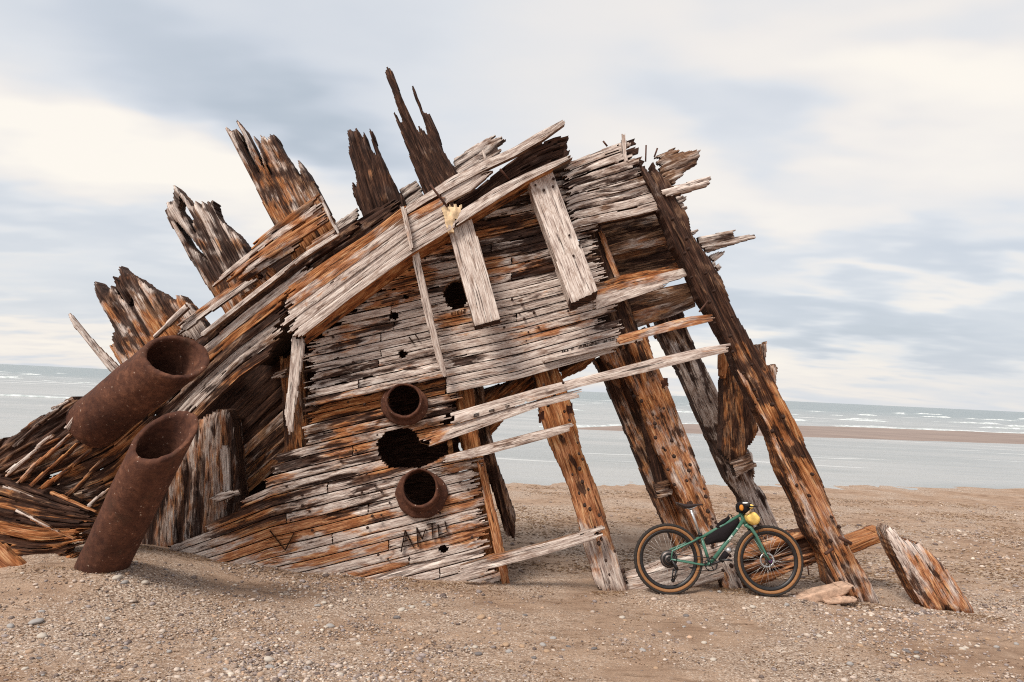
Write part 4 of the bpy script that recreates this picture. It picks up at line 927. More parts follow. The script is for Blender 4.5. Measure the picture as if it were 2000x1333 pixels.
# ---- bolts, spikes and carved marks
def bolt_mesh():
    t = np.linspace(0, 2*np.pi, 8, endpoint=False); v = []
    for y_, r in ((.0, .016), (-.012, .015), (-.018, .008)): v += [(r*math.cos(a), y_, r*math.sin(a)) for a in t]
    f = [(i*8+j, i*8+(j+1) % 8, (i+1)*8+(j+1) % 8, (i+1)*8+j) for i in range(2) for j in range(8)]+[tuple(range(16, 24))]
    return v, f
BOLT = simple('bolt_iron', (.045, .022, .015), .8, .2, .3, .4, 60)
bv, bf = bolt_mesh(); b0 = mesh_obj('iron_bolt', bv, bf, BOLT, WR, True); b0.matrix_parent_inverse = Matrix.Translation(-Vector(WR.location))
bolts = [(651, 659), (664, 672), (697, 671), (600, 692), (620, 689), (660, 700), (690, 708), (705, 720), (722, 715), (684, 740), (668, 672), (640, 650), (830, 505), (680, 786), (712, 790), (737, 850), (690, 849), (695, 880), (666, 901), (716, 925), (702, 928), (739, 927), (732, 948), (745, 960), (707, 962), (627, 943), (590, 967), (605, 999), (567, 1000), (591, 988), (568, 1016), (560, 950), (563, 967), (727, 1008), (742, 1016), (745, 1006), (761, 982), (718, 1031), (763, 1068), (739, 1084), (898, 943), (915, 957), (922, 1050), (758, 1092), (610, 1036), (1000, 585), (1020, 595), (1024, 623), (1014, 612), (1043, 611), (1052, 640), (1032, 649), (1028, 666), (985, 640), (1110, 608), (860, 1003), (930, 1030), (1170, 570), (1290, 640), (1062, 752), (1000, 765), (1100, 748), (960, 790), (1046, 362), (1062, 372), (1080, 365), (1081, 350), (1112, 460), (1132, 480), (1120, 500)]
for i, (x, y) in enumerate(bolts):
    o = b0 if i == 0 else b0.copy()
    if i: COL.objects.link(o)
    Yb = 8.10 if (y > 740 and x > 950 and y < 780) else (8.20-.0013*(y-330) if 1030 < x < 1135 and y < 590 and x-1029 < (y-320)*.6+60 and x > 1040 else YW-.012)
    o.location = P(x, y, Yb); s_ = rnd(.7, 1.15); o.scale = (s_, 1, s_)
# treenails and rust pits in the standing posts
nails = []
for A, B, w, n_, y_ in (((1075, 760), (1205, 1130), 46, 26, 8.30), ((1255, 760), (1430, 1120), 76, 34, 8.39), ((1300, 400), (1640, 1080), 60, 30, 8.19)):
    for i in range(n_):
        q = (i+random.random())/n_; nails.append((A[0]+(B[0]-A[0])*q+rnd(-.38, .38)*w, A[1]+(B[1]-A[1])*q, y_))
for i, (x, y, y_) in enumerate(nails):
    o = b0.copy(); o.name = 'treenail'; COL.objects.link(o); o.location = P(x, y, y_-.02+.0*i); s_ = rnd(.9, 1.6); o.scale = (s_*.8, 3.5, s_)
def rod(name, a, b, r, mat, parent, n=7):
    a, b = np.array(a), np.array(b); d = b-a; d = d/np.linalg.norm(d); e = np.cross(d, [.3, .2, 1]); e /= np.linalg.norm(e); g = np.cross(d, e)
    t = np.linspace(0, 2*np.pi, n, endpoint=False); c = np.cos(t)[:, None]*e+np.sin(t)[:, None]*g
    return loft(name, [a+c*r, b+c*r], mat, parent, (True, True))
SPK = simple('spike_iron', (.10, .045, .03), .8, .3, .3, .4, 60)
for a, b, ya, yb, r in (((840, 361), (874, 405), 7.9, 8.02, .013), ((977, 331), (994, 351), 7.98, 8.1, .012), ((1261, 316), (1262, 284), 8.3, 8.3, .009), ((1278, 307), (1284, 290), 8.4, 8.4, .010), ((1186, 286), (1178, 276), 8.4, 8.4, .011), ((1366, 609), (1383, 588), 8.0, 8.15, .010), ((1268, 640), (1262, 628), 9.2, 9.2, .02), ((1278, 655), (1282, 662), 9.2, 9.2, .02), ((1577, 1105), (1580, 1124), 8.35, 8.35, .008), ((652, 492), (655, 512), 8.2, 8.2, .006), ((1640, 1050), (1662, 1062), 8.0, 8.05, .02), ((1612, 1082), (1626, 1072), 8.0, 8.05, .018)):
    rod('iron_spike', P(*a, ya), P(*b, yb), r, SPK, WR)
for x, y, y_ in ((1299, 749, 8.36), (1113, 798, 8.28), (1057, 815, 8.28)):
    timber('iron_plate', WR, [(x-6, y-8), (x+5, y-9), (x+7, y+8), (x-5, y+9)], (x, y-8), (x, y+8), y_, .06, (.3, .6, .6), bev=.005, bevD=1, rag=1, mat=RUST)
GROOVE = simple('carved_groove', (.018, .009, .006), 1, 0, .1, .3, 80)
def carve(strokes, Y, w, parent):
    v = []; f = []
    for a, b in strokes:
        a, b = np.array(a, float), np.array(b, float); d = b-a; n_ = np.array([-d[1], d[0]])/np.hypot(*d)*w
        q = [a+n_, a-n_, b-n_*.6, b+n_*.6]; k = len(v)
        v += [P(p[0], p[1], Y) for p in q]+[P(p[0], p[1], Y+.03) for p in q]
        f += [tuple(k+i for i in z) for z in ((0, 1, 2, 3), (7, 6, 5, 4), (0, 4, 5, 1), (1, 5, 6, 2), (2, 6, 7, 3), (3, 7, 4, 0))]
    o = mesh_obj('carved_letter', v, f, GROOVE, parent); o.matrix_parent_inverse = Matrix.Translation(-Vector(parent.location)); return o
def z6(*p): return [((a/3.333+500, b/3.333+750), (c/3.333+500, d/3.333+750)) for a, b, c, d in p]
YC = YW-.028
carve(z6((90, 955, 190, 1085), (190, 1085, 250, 965)), YC-.004, 1.4, WR)
carve(z6((945, 1095, 970, 955), (970, 955, 1030, 1072), (957, 1028, 1008, 1012)), YC-.004, 1.4, WR)
carve(z6((1056, 1062, 1045, 935), (1045, 935, 1082, 1012), (1082, 1012, 1104, 945)), YC-.004, 1.4, WR)
carve(z6((1110, 916, 1168, 905), (1146, 910, 1152, 1015)), YC-.004, 1.4, WR)
carve(z6((1185, 916, 1192, 1008), (1230, 896, 1245, 965), (1190, 985, 1245, 965)), YC-.004, 1.4, WR)
def z7(*p): return [((a/4+760, b/4+560), (c/4+760, d/4+560)) for a, b, c, d in p]
def carve_text(txt, a, b, h, Y):
    """small knife-cut capitals along a plank from pixel a to b"""
    G = {'M': [(0,0,0,1),(0,1,.5,.4),(.5,.4,1,1),(1,1,1,0)], 'A': [(0,0,.5,1),(.5,1,1,0),(.2,.4,.8,.4)], 'T': [(0,1,1,1),(.5,1,.5,0)], 'C': [(1,1,0,.8),(0,.8,0,.2),(0,.2,1,0)], 'O': [(0,0,0,1),(0,1,1,1),(1,1,1,0),(1,0,0,0)],
         'H': [(0,0,0,1),(1,0,1,1),(0,.5,1,.5)], 'E': [(0,0,0,1),(0,1,1,1),(0,.5,.8,.5),(0,0,1,0)], 'N': [(0,0,0,1),(0,1,1,0),(1,0,1,1)], '2': [(0,1,1,1),(1,1,1,.5),(1,.5,0,0),(0,0,1,0)], 'S': [(1,1,0,1),(0,1,0,.5),(0,.5,1,.5),(1,.5,1,0),(1,0,0,0)], 'V': [(0,1,.5,0),(.5,0,1,1)], 'I': [(.5,0,.5,1)], 'R': [(0,0,0,1),(0,1,1,.8),(1,.8,0,.5),(0,.5,1,0)], '9': [(1,0,1,1),(1,1,0,1),(0,1,0,.5),(0,.5,1,.5)], '6': [(1,1,0,1),(0,1,0,0),(0,0,1,0),(1,0,1,.5),(1,.5,0,.5)], '7': [(0,1,1,1),(1,1,.4,0)]}
    a, b = np.array(a, float), np.array(b, float); d = (b-a)/len(txt); u = d*.62; up_ = np.array([.15, -1])*h; st = []
    for i, c in enumerate(txt):
        for q in G.get(c, []):
            o = a+d*i; st.append((tuple(o+u*q[0]+up_*q[1]), tuple(o+u*q[2]+up_*q[3])))
    carve(st, Y, .45, WR)
carve_text('MAT COHEN M2S', (1097, 693), (1203, 668), 9, YC)
carve_text('VICI2', (880, 616), (910, 609), 6, YC)
carve_text('6 9 7', (925, 815), (1000, 796), 6, 8.13)
carve(z7((155, 395, 195, 445), (205, 375, 235, 420)), YC-.004, 1.4, WR)

# ------------------------------------------------------------------ wreckage and driftwood lying apart
LW = empty('broken_hull_section', tuple(P(60, 1060, 7.6)), 'low heap of orange and black broken hull planks at the left edge', 'wreckage')
LLt = np.array([(-30, 920), (0, 928), (63, 946), (100, 960), (182, 996), (215, 1010)], float); LLb = np.array([(-30, 1110), (0, 1112), (63, 1118), (100, 1110), (182, 1070), (215, 1040)], float)
def rs3(a):
    xs = np.linspace(-30, 215, 10); return np.stack([xs, np.interp(xs, a[:, 0], a[:, 1])], 1)
LLt, LLb = rs3(LLt), rs3(LLb)
for k in range(8):
    a, b = fam(LLt, LLb, k, 8), fam(LLt, LLb, k+1, 8)
    plank('hull_plank', LW, a, b, -30, 190-abs(k-2)*9, 7.46-.03*k+rnd(-.03, .03), .2, (6, 30), jit([(.3, .3, .75), (.4, .35, .66), (.25, .8, .45), (.35, .3, .7), (.3, .85, .3), (.25, .8, .42), (.3, .85, .35), (.3, .85, .35)][k], .06), .34, .04, .40, gap=-.02)
for a, b, w, tn in (((98, 964), (186, 1004), 5, (.6, .8, .1)), ((30, 998), (120, 1046), 5, (.66, .3, .2)), ((5, 950), (60, 972), 6, (.6, .2, .3)), ((60, 1018), (140, 1052), 4, (.6, .7, .15))):
    d = np.array(b, float)-a; n_ = np.array([-d[1], d[0]])/np.hypot(*d)*w/2
    timber('splinter', LW, [tuple(a+n_), tuple(a-n_), tuple(b-n_*.4), tuple(b+n_*.4)], a, b, 7.12, .06, tn, gouge=.012, bev=.01, bevD=1, rag=10)
def ground_piece(name, label, cat, poly, A, B, Y, th, tone, **k):
    e = empty(name, tuple(P(*poly[-1], Y)), label, cat)
    o = timber('timber_body', e, poly, A, B, Y, th, tone, **k); return e, o
def solid(name, label, cat, poly, A, B, Y, th, tone, group=None, **k):
    o = timber(name, None, poly, A, B, Y, th, tone, **k)
    return tag(o, label, cat, group)
solid('driftwood', 'splintered orange driftwood poking in at the lower left corner', 'driftwood', [(-20, 1062), (0, 1068), (22, 1086), (46, 1112), (30, 1122), (46, 1150), (24, 1152), (-20, 1128)], (-20, 1080), (45, 1140), 6.95, .12, (.55, .8, .05), gouge=.03, rag=16, bev=.03)
solid('fallen_beam', 'pale grey log lying half buried behind the rear bicycle wheel', 'beam', [(1222, 1130), (1262, 1116), (1300, 1100), (1360, 1082), (1384, 1068), (1420, 1058), (1450, 1090), (1440, 1120), (1412, 1134), (1350, 1152), (1300, 1160), (1226, 1162)], (1225, 1145), (1420, 1085), lambda x, y: 8.42+.0*x, .28, (.84, .38, .02), gouge=.014, gthr=.56, bev=.05)
solid('fallen_beam', 'orange rotten beam lying behind the front bicycle wheel', 'beam', [(1438, 1090), (1455, 1072), (1500, 1053), (1545, 1045), (1582, 1040), (1602, 1044), (1650, 1060), (1640, 1090), (1577, 1112), (1540, 1124), (1475, 1150), (1445, 1150)], (1440, 1110), (1620, 1060), 8.62, .3, (.48, .62, .38), gouge=.06, gthr=.40, bev=.06, rag=10)
solid('fallen_beam', 'squared beam with grey top and orange side, to the right of the corner post', 'beam', [(1630, 1082), (1650, 1068), (1668, 1062), (1734, 1037), (1732, 1057), (1700, 1069), (1671, 1081), (1640, 1094)], (1640, 1080), (1733, 1047), 8.75, .42, (.45, .66, .12), gouge=.008, gthr=.6, bev=.01, bevD=1, rag=1, du=.015)
solid('timber_stump', 'short leaning stump of pale splintered wood at the far right', 'stump', [(1735, 1038), (1741, 1031), (1750, 1032), (1762, 1050), (1776, 1062), (1785, 1059), (1794, 1064), (1803, 1066), (1812, 1074), (1839, 1095), (1872, 1140), (1904, 1190), (1905, 1205), (1828, 1205), (1800, 1175), (1782, 1140), (1750, 1077)], (1742, 1032), (1838, 1190), lambda x, y: 8.22-.16*np.clip((y-1030)/160, 0, 1), .34, [(.85, .35, .3), (.64, .58, .36), (.66, .6, .34), (.6, .64, .4)], gouge=.045, gthr=.46, bev=.05, rag=5)
solid('driftwood', 'smooth pinkish slab of driftwood at the foot of the corner post', 'driftwood', [(1545, 1174), (1600, 1156), (1656, 1144), (1668, 1146), (1662, 1156), (1644, 1165), (1614, 1175), (1560, 1182)], (1550, 1172), (1665, 1148), 7.92, .2, (.95, .42, 0), gouge=.004, gthr=.65, bev=.010, bevD=2, rag=4, mat=PINK, dv=.008, du=.015)
solid('driftwood', 'small flat pinkish offcut in front of the driftwood slab', 'driftwood', [(1612, 1176), (1645, 1169), (1676, 1171), (1672, 1177), (1640, 1181), (1615, 1182)], (1614, 1178), (1676, 1173), 7.84, .12, (.95, .42, 0), gouge=.003, gthr=.65, bev=.008, bevD=2, rag=3, mat=PINK, dv=.008, du=.015)

# ------------------------------------------------------------------ the bicycle
PAINT = simple('green_paint', (.060, .165, .115), .38, 0, .5, .08, 40, .02)
BLACKR = simple('tyre_rubber', (.030, .024, .021), .85, 0, .3, .3, 90, .3)
TAN = simple('tan_sidewall', (.27, .125, .050), .75, 0, .3, .2, 40, .1)
BLACKM = simple('black_alloy', (.020, .017, .017), .45, .3, .5, .3, 40)
STEEL = simple('bare_steel', (.55, .54, .54), .35, .8, .5, .15, 60)
SPOKE = simple('spoke_steel', (.50, .46, .43), .4, .6, .5, .1, 60)
SADDLE = simple('saddle_leather', (.032, .018, .016), .5, 0, .5, .2, 60)
FABRIC = simple('black_fabric', (.012, .009, .010), .9, 0, .2, .3, 120, .3)
YELLOW = simple('yellow_fabric', (.88, .58, .16), .75, 0, .3, .12, 25, .25)
ORANGE = simple('orange_fabric', (.62, .22, .03), .75, 0, .3, .2, 40, .2)
TANF = simple('tan_strap', (.55, .38, .22), .8, 0, .3, .2, 60)
WHITE = simple('white_lettering', (.78, .78, .76), .5, 0, .5, .05, 40)
PURPLE = simple('purple_anodised', (.16, .06, .20), .35, .6, .5, .1, 40)
YB0 = 7.97
bo = P(1405, 1162, YB0); LEAN = R_(7)
ex = P(1503, 1097.5, YB0)-P(1308, 1094.5, YB0); wheelbase = np.linalg.norm(ex); ex /= wheelbase
ez0 = np.cross(ex, [0, 1.0, 0]); ez0 /= np.linalg.norm(ez0)
en0 = np.cross(ez0, ex)                                   # away from the viewer
ez = math.cos(LEAN)*ez0+math.sin(LEAN)*en0; en = np.cross(ez, ex)
MPP = YB0/FPX
def lc(px, py, lat=0.0):
    """point of the bicycle's own plane from its place in the photo"""
    q = P(px, py, YB0)-bo; a, b = q@ex, q@ez0
    return bo+ex*a+ez*(b/math.cos(LEAN)*1.0)*.995+en*lat
BK = empty('bicycle', tuple(bo), 'green mountain bicycle with tan wall tyres leaning on the fallen timber', 'bicycle')
def bk(o, par=BK):
    o.parent = par
    if par is BK: o.matrix_parent_inverse = Matrix.Translation(-Vector(BK.location))
    return o
def tube(name, pts, r, mat, par=BK, n=14, closed=False, add=True):
    pts = [np.array(p, float) for p in pts]; m_ = len(pts)
    r = [r]*m_ if np.isscalar(r) else r
    rings = []; prev = None
    for i, p in enumerate(pts):
        d = (pts[(i+1) % m_]-pts[i-1]) if closed else (pts[min(i+1, m_-1)]-pts[max(i-1, 0)])
        d /= np.linalg.norm(d)
        if prev is None:
            e = np.cross(d, en); e = e if np.linalg.norm(e) > .2 else np.cross(d, ex)
        else: e = prev-d*(prev@d)
        e /= np.linalg.norm(e); prev = e; g = np.cross(d, e)
        t = np.linspace(0, 2*np.pi, n, endpoint=False)
        rings.append(p+r[i]*(np.cos(t)[:, None]*e+np.sin(t)[:, None]*g))
    if closed: rings.append(rings[0])
    o = loft(name, rings, mat, None, (not closed, not closed)); return bk(o, par)
def join_into(name, objs, mats, par):
    """several pieces of one welded part become one mesh"""
    v = []; f = []; mi = []
    for k, o in enumerate(objs):
        b = len(v); v += [tuple(q.co) for q in o.data.vertices]
        for p in o.data.polygons: f.append(tuple(b+i for i in p.vertices)); mi.append(mats.index(o.data.materials[0]))
        bpy.data.objects.remove(o)
    me = bpy.data.meshes.new(name); me.from_pydata(v, [], f); me.polygons.foreach_set('material_index', mi); me.polygons.foreach_set('use_smooth', [True]*len(f))
    for q in mats: me.materials.append(q)
    me.update(); return bk(link(bpy.data.objects.new(name, me)), par)
# wheel in its own coordinates: x forward, z up, y away from the viewer
def lathe(name, prof, mat, par, n=96, closed=True, knob=0):
    v = []; f = []; m_ = len(prof)
    for i in range(n):
        a = 2*math.pi*i/n
        for (r, y) in prof:
            k = r+(knob if (i % 3 == 0) else 0)*(1 if r > .35 else 0)
            v.append((k*math.cos(a), y, k*math.sin(a)))
    for i in range(n):
        for j in range(m_ if closed else m_-1):
            a, b = i*m_+j, i*m_+(j+1) % m_; c, d = ((i+1) % n)*m_+(j+1) % m_, ((i+1) % n)*m_+j
            f.append((a, b, c, d))
    o = mesh_obj(name, v, f, mat, par, True); return o
WRAD = 66.5*MPP*1.0
def make_wheel():
    w = bpy.data.objects.new('wheel', None); COL.objects.link(w); w.empty_display_size = .1
    R0 = WRAD
    lathe('tyre', [(R0-.028, -.027), (R0-.012, -.029), (R0-.003, -.020), (R0, 0), (R0-.003, .020), (R0-.012, .029), (R0-.028, .027), (R0-.030, 0)], BLACKR, w, 150, True, .004)
    for sgn in (-1, 1):
        sw = lathe('sidewall', [(R0-.028, sgn*.0285), (R0-.040, sgn*.0295), (R0-.054, sgn*.024), (R0-.060, sgn*.017), (R0-.052, sgn*.015), (R0-.03, sgn*.02)], TAN, w, 96, True)
    lathe('rim', [(R0-.060, -.018), (R0-.072, -.0175), (R0-.092, -.010), (R0-.096, 0), (R0-.092, .010), (R0-.072, .0175), (R0-.060, .018)], BLACKM, w)
    lathe('hub', [(.001, -.055), (.012, -.055), (.014, -.040), (.030, -.036), (.030, -.031), (.014, -.027), (.014, .027), (.030, .031), (.030, .036), (.014, .040), (.012, .055), (.001, .055)], BLACKM, w, 24, False)
    sp0 = None
    for i in range(32):
        a = 2*math.pi*i/32; sgn = -1 if i % 2 else 1; b = a+(.55 if (i//2) % 2 else -.55)
        p = np.array([.028*math.cos(b), sgn*.033, .028*math.sin(b)]); q = np.array([(R0-.092)*math.cos(a), sgn*.002, (R0-.092)*math.sin(a)])
        if sp0 is None or True:
            rod('spoke', p, q, .0013, SPOKE, None, 4).parent = w
    return w
def place_wheel(w, px, py):
    mm = Matrix.Identity(4); hub = lc(px, py)
    for i in range(3): mm[i][0], mm[i][1], mm[i][2], mm[i][3] = ex[i], en[i], ez[i], hub[i]
    w.parent = BK; w.matrix_basis = Matrix.Translation(-Vector(BK.location)) @ mm
rear = make_wheel(); place_wheel(rear, 1307, 1093.5)
front = rear.copy(); COL.objects.link(front)
for c in list(rear.children):
    d = c.copy(); COL.objects.link(d); d.parent = front
place_wheel(front, 1504, 1097)
rot = lathe('brake_rotor', [(.060, .045), (.080, .045), (.080, .047), (.060, .047)], STEEL, front, 48)
lathe('hub_cap', [(.001, -.062), (.017, -.062), (.019, -.050), (.012, -.048)], PURPLE, front, 20, False)
# cassette: stacked cogs
for i, r in enumerate((.092, .080, .069, .059, .050, .042, .035)):
    lathe('cog', [(r*.35, -.030-.004*i), (r, -.030-.004*i), (r, -.028-.004*i), (r*.35, -.028-.004*i)], BLACKM if i % 2 == 0 else simple('cog_steel', (.16, .13, .12), .45, .7), rear, 40)
BBp = (1388, 1103)
def l3(a, b, lat_a, lat_b): return [lc(*a, lat_a), lc(*b, lat_b)]
fr = [tube('t', l3((1372, 1048), BBp, 0, 0), .0165, PAINT), tube('t', l3((1374, 1052), (1453, 1008), 0, 0), .0165, PAINT), tube('t', l3((1457, 1019), (1390, 1102), 0, 0), .021, PAINT),
      tube('t', [lc(1452, 1003), lc(1461.5, 1026)], .023, PAINT)]
for sg in (-1, 1):
    fr.append(tube('t', [lc(1373, 1051, sg*.012), lc(1355, 1059, sg*.04), lc(1313, 1077, sg*.065), lc(1310, 1092, sg*.07)], [.010, .010, .009, .008], PAINT))
    fr.append(tube('t', [lc(1386, 1106, sg*.02), lc(1365, 1103, sg*.045), lc(1330, 1097, sg*.066), lc(1309, 1093, sg*.07)], [.012, .011, .010, .010], PAINT))
fr.append(tube('t', [lc(1388, 1103, -.037), lc(1388, 1103, .037)], .022, PAINT))
join_into('frame', fr, [PAINT], BK)
fk = [tube('t', [lc(1461.5, 1026), lc(1464, 1031)], .026, PAINT)]
for sg in (-1, 1):
    fk.append(tube('t', [lc(1464, 1030, sg*.012), lc(1469, 1033, sg*.045), lc(1479, 1049, sg*.052), lc(1495, 1082, sg*.055), lc(1504, 1097, sg*.057)], [.018, .019, .016, .012, .010], PAINT))
join_into('fork', fk, [PAINT], BK)
tube('seat_post', [lc(1352, 993), lc(1370.5, 1047)], .0145, STEEL)
tube('seat_clamp', [lc(1370, 1045), lc(1372, 1049)], .021, BLACKM)
# saddle
def saddle():
    prof = [(1327, 985, .066, .014), (1333, 987.5, .070, .026), (1341, 990.5, .060, .034), (1350, 990.5, .040, .032), (1360, 989, .027, .022), (1370, 988, .022, .012), (1378, 988.5, .015, .010)]
    rings = []
    t = np.linspace(0, 2*np.pi, 16, endpoint=False)
    for x, y, w_, h_ in prof:
        c = lc(x, y, .0); rings.append(c+np.outer(np.cos(t)*w_, en)+np.outer(np.where(np.sin(t) > 0, np.sin(t)*h_*.6, np.sin(t)*h_), ez))
    bk(loft('saddle', rings, SADDLE, None, (True, True)))
    for sg in (-1, 1): tube('saddle_rail', [lc(1338, 993, sg*.02), lc(1349, 997, sg*.022), lc(1358, 995, sg*.02), lc(1368, 990, sg*.01)], .0035, STEEL)
saddle()
# drivetrain (on the near side)
ring = tube('chainring', [lc(BBp[0], BBp[1], -.052)+(.064*math.cos(a)*ex+.064*math.sin(a)*ez) for a in np.linspace(0, 2*np.pi, 40, endpoint=False)], .006, BLACKM, closed=True)
for k in range(4):
    a = k*math.pi/2+.4; tube('chainring_arm', [lc(*BBp, -.052), lc(*BBp, -.052)+(.062*math.cos(a)*ex+.062*math.sin(a)*ez)], .006, BLACKM)
tube('crank_arm', [lc(BBp[0], BBp[1], -.07), lc(1412, 1093.5, -.085)], [.014, .010], BLACKM)
tube('crank_arm', [lc(BBp[0], BBp[1], .07), lc(1364, 1113, .085)], [.014, .010], BLACKM)
def pedal(c, sg):
    o = []
    for dx_, dz_ in ((-.045, 0), (.045, 0)): o.append(tube('t', [c+ex*dx_+en*sg*.01, c+ex*dx_+en*sg*.095], .008, BLACKM))
    for q in (.012, .05, .094): o.append(tube('t', [c-ex*.045+en*sg*q, c+ex*.045+en*sg*q], .007, BLACKM))
    o.append(tube('t', [c, c+en*sg*.09], .008, STEEL)); join_into('pedal', o, [BLACKM, STEEL], BK)
pedal(lc(1413, 1093, -.085), -1); pedal(lc(1364, 1113.5, .085), 1)
ch = [lc(1388, 1103, -.052)+.067*(math.cos(a)*ex+math.sin(a)*ez) for a in np.linspace(-1.7, 1.75, 14)]
cg = [lc(1307, 1093.5, -.045)+.058*(math.cos(a)*ex+math.sin(a)*ez) for a in np.linspace(1.75, 4.3, 12)]
tube('chain', ch+cg+[lc(1316, 1108, -.05), lc(1313, 1122, -.05), lc(1317, 1132, -.05), lc(1321, 1126, -.05), lc(1322, 1113, -.05)], .0048, BLACKM, n=6, closed=True)
dr = [tube('t', [lc(1311, 1094, -.07), lc(1318, 1106, -.075), lc(1321, 1112, -.07)], [.010, .018, .016], BLACKM), tube('t', [lc(1320, 1110, -.066), lc(1315, 1133, -.066)], [.010, .008], BLACKM), tube('t', [lc(1313, 1112, -.058), lc(1311.5, 1132, -.058)], [.006, .006], BLACKM)]
for (x, y) in ((1319, 1113), (1313, 1133)): dr.append(tube('t', [lc(x, y, -.060), lc(x, y, -.048)], .022, BLACKM))
join_into('derailleur', dr, [BLACKM], BK)
# bars, stem, levers
tube('stem', [lc(1452, 1003), lc(1451, 998), lc(1462, 993)], [.020, .019, .017], BLACKM)
hb = [tube('t', [lc(1449, 988, -.33), lc(1459, 990, -.16), lc(1465, 992, 0), lc(1470, 990, .16), lc(1478, 988, .33)], .013, BLACKM)]
join_into('handlebar', hb, [BLACKM], BK)
for sg in (-1, 1):
    tube('grip', [lc(1463+sg*17, 986.5, sg*.385), lc(1463+sg*12, 988.3, sg*.27)], .019, BLACKR)
    tube('brake_lever', [lc(1463+sg*10, 989, sg*.24), lc(1470+sg*10, 991, sg*.25), lc(1474+sg*10, 990, sg*.31), lc(1476+sg*10, 989, sg*.34)], [.012, .008, .006, .006], BLACKM)
tube('brake_cable', [lc(1470, 990, -.2), lc(1481, 1000, -.12), lc(1479, 1022, -.07), lc(1484, 1050, -.068), lc(1498, 1084, -.068)], .003, BLACKM)
tube('cable_tie', [lc(1496, 1082, -.02)+.030*(math.cos(a)*en+math.sin(a)*(.5*ex+.3*ez)) for a in np.linspace(0, 6.283, 16, endpoint=False)], .004, TANF, closed=True)
tube('gear_cable', [lc(1374, 1052, -.03), lc(1345, 1067, -.07), lc(1322, 1085, -.085), lc(1318, 1100, -.08)], .003, BLACKM)
# lettering on the down tube, white strokes
def dt(u, w_, lat=-.0225): # u along the down tube from top, w across
    a, b = lc(1457, 1019, 0), lc(1390, 1102, 0); d = b-a; Ld = np.linalg.norm(d); d /= Ld; n_ = np.cross(d, en); n_ /= np.linalg.norm(n_)
    return a+d*Ld*u+n_*w_+en*lat
LT = []
for st in (((.19, -.012), (.19, .012)), ((.205, -.012), (.205, .012)), ((.36, -.013), (.36, .013)), ((.36, .013), (.385, -.013)), ((.385, -.013), (.385, .013)), ((.41, -.013), (.41, .013)), ((.43, -.013), (.43, .013)), ((.41, 0), (.43, 0)), ((.455, -.013), (.455, .013))):
    LT.append(tube('t', [dt(st[0][0]*1.0, st[0][1]), dt(st[1][0], st[1][1])], .0032, WHITE, n=5))
join_into('frame_lettering', LT, [WHITE], BK)

# luggage strapped to the bicycle: things of their own
def bagmesh(name, poly, half, mat, label, cat, lat=0.0, inflate=.018, n=7):
    """a soft bag: outline on the bicycle's plane, puffed out to both sides"""
    pts = np.array(poly, float); c = pts.mean(0)
    # resample the outline
    P2 = []; 
    for i in range(len(pts)):
        a, b = pts[i], pts[(i+1) % len(pts)]
        for q in np.linspace(0, 1, 5, endpoint=False): P2.append(a+(b-a)*q)
    P2 = np.array(P2); P2 = .25*np.roll(P2, 1, 0)+.5*P2+.25*np.roll(P2, -1, 0)
    rings = []
    for i in range(n):
        u = -1+2*i/(n-1); k = 1-.16*abs(u)**3; 
        rings.append(np.array([lc(*(c+(p-c)*k), lat+half*u*(1+.0)) for p in P2]))
    def cap(sg):
        return [np.array([lc(*(c+(p-c)*k), lat+sg*(half+inflate*(1-k**2))) for p in P2]) for k in ((.6, .3, .02) if sg > 0 else (.02, .3, .6))]
    o = loft(name, cap(-1)+rings+cap(1), mat, None, (True, True)); return tag(o, label, cat)
bagmesh('frame_bag', [(1378, 1056), (1386, 1048), (1400, 1037.5), (1448, 1013.5), (1450, 1020), (1444, 1031), (1429, 1049), (1420, 1060), (1400, 1063), (1382, 1067.5)], .026, FABRIC, 'black triangular frame bag strapped under the green top tube', 'bag')
o_ = bagmesh('dry_bag', [(1457, 1009), (1466, 1003), (1477, 1002), (1486, 1013), (1485, 1020), (1480, 1027), (1472, 1028), (1461, 1021)], .115, YELLOW, 'yellow dry bag slung in front of the handlebar', 'bag')
o_ = bagmesh('handlebar_pouch', [(1445, 990), (1448, 985.5), (1454, 983), (1464, 983), (1472, 986), (1476, 992), (1472, 1000), (1462, 1004), (1455, 1006), (1446, 1003)], .085, FABRIC, 'round black and orange pouch on top of the handlebar', 'bag')
ptag = o_
def patch(c, rx, ry, mat, name, par, lat):
    t = np.linspace(0, 2*np.pi, 18, endpoint=False)
    rings = [np.array([lc(c[0]+rx*k*math.cos(a), c[1]+ry*k*math.sin(a), lat-d_) for a in t]) for k, d_ in ((1, -.02), (1, .004), (.7, .010), (.05, .012))]
    o = loft(name, rings, mat, None, (False, True)); o.parent = par; return o
patch((1449.5, 994), 3.6, 6.0, ORANGE, 'orange_panel', ptag, -.096)
patch((1468, 991.5), 5.2, 4.2, YELLOW, 'orange_panel', ptag, -.094)
patch((1458, 985), 5.5, 1.8, WHITE, 'reflective_strip', ptag, -.088)
tb = tube('strap', [lc(1457, 1007, -.1), lc(1463, 1001.5, -.115), lc(1467, 998, -.1)], .010, TANF); tb.parent = ptag; tb.matrix_parent_inverse = Matrix.Identity(4)
lk = [tube('t', [lc(1406, 1029, 0), lc(1418, 1021.5, 0), lc(1430, 1013, 0)], [.016, .024, .014], FABRIC), tube('t', [lc(1424, 1016, -.01), lc(1428, 1008, -.01), lc(1433, 1008, -.01), lc(1435, 1014, -.01)], .006, BLACKM), tube('t', [lc(1409, 1031, 0), lc(1403, 1033, 0)], .020, FABRIC)]
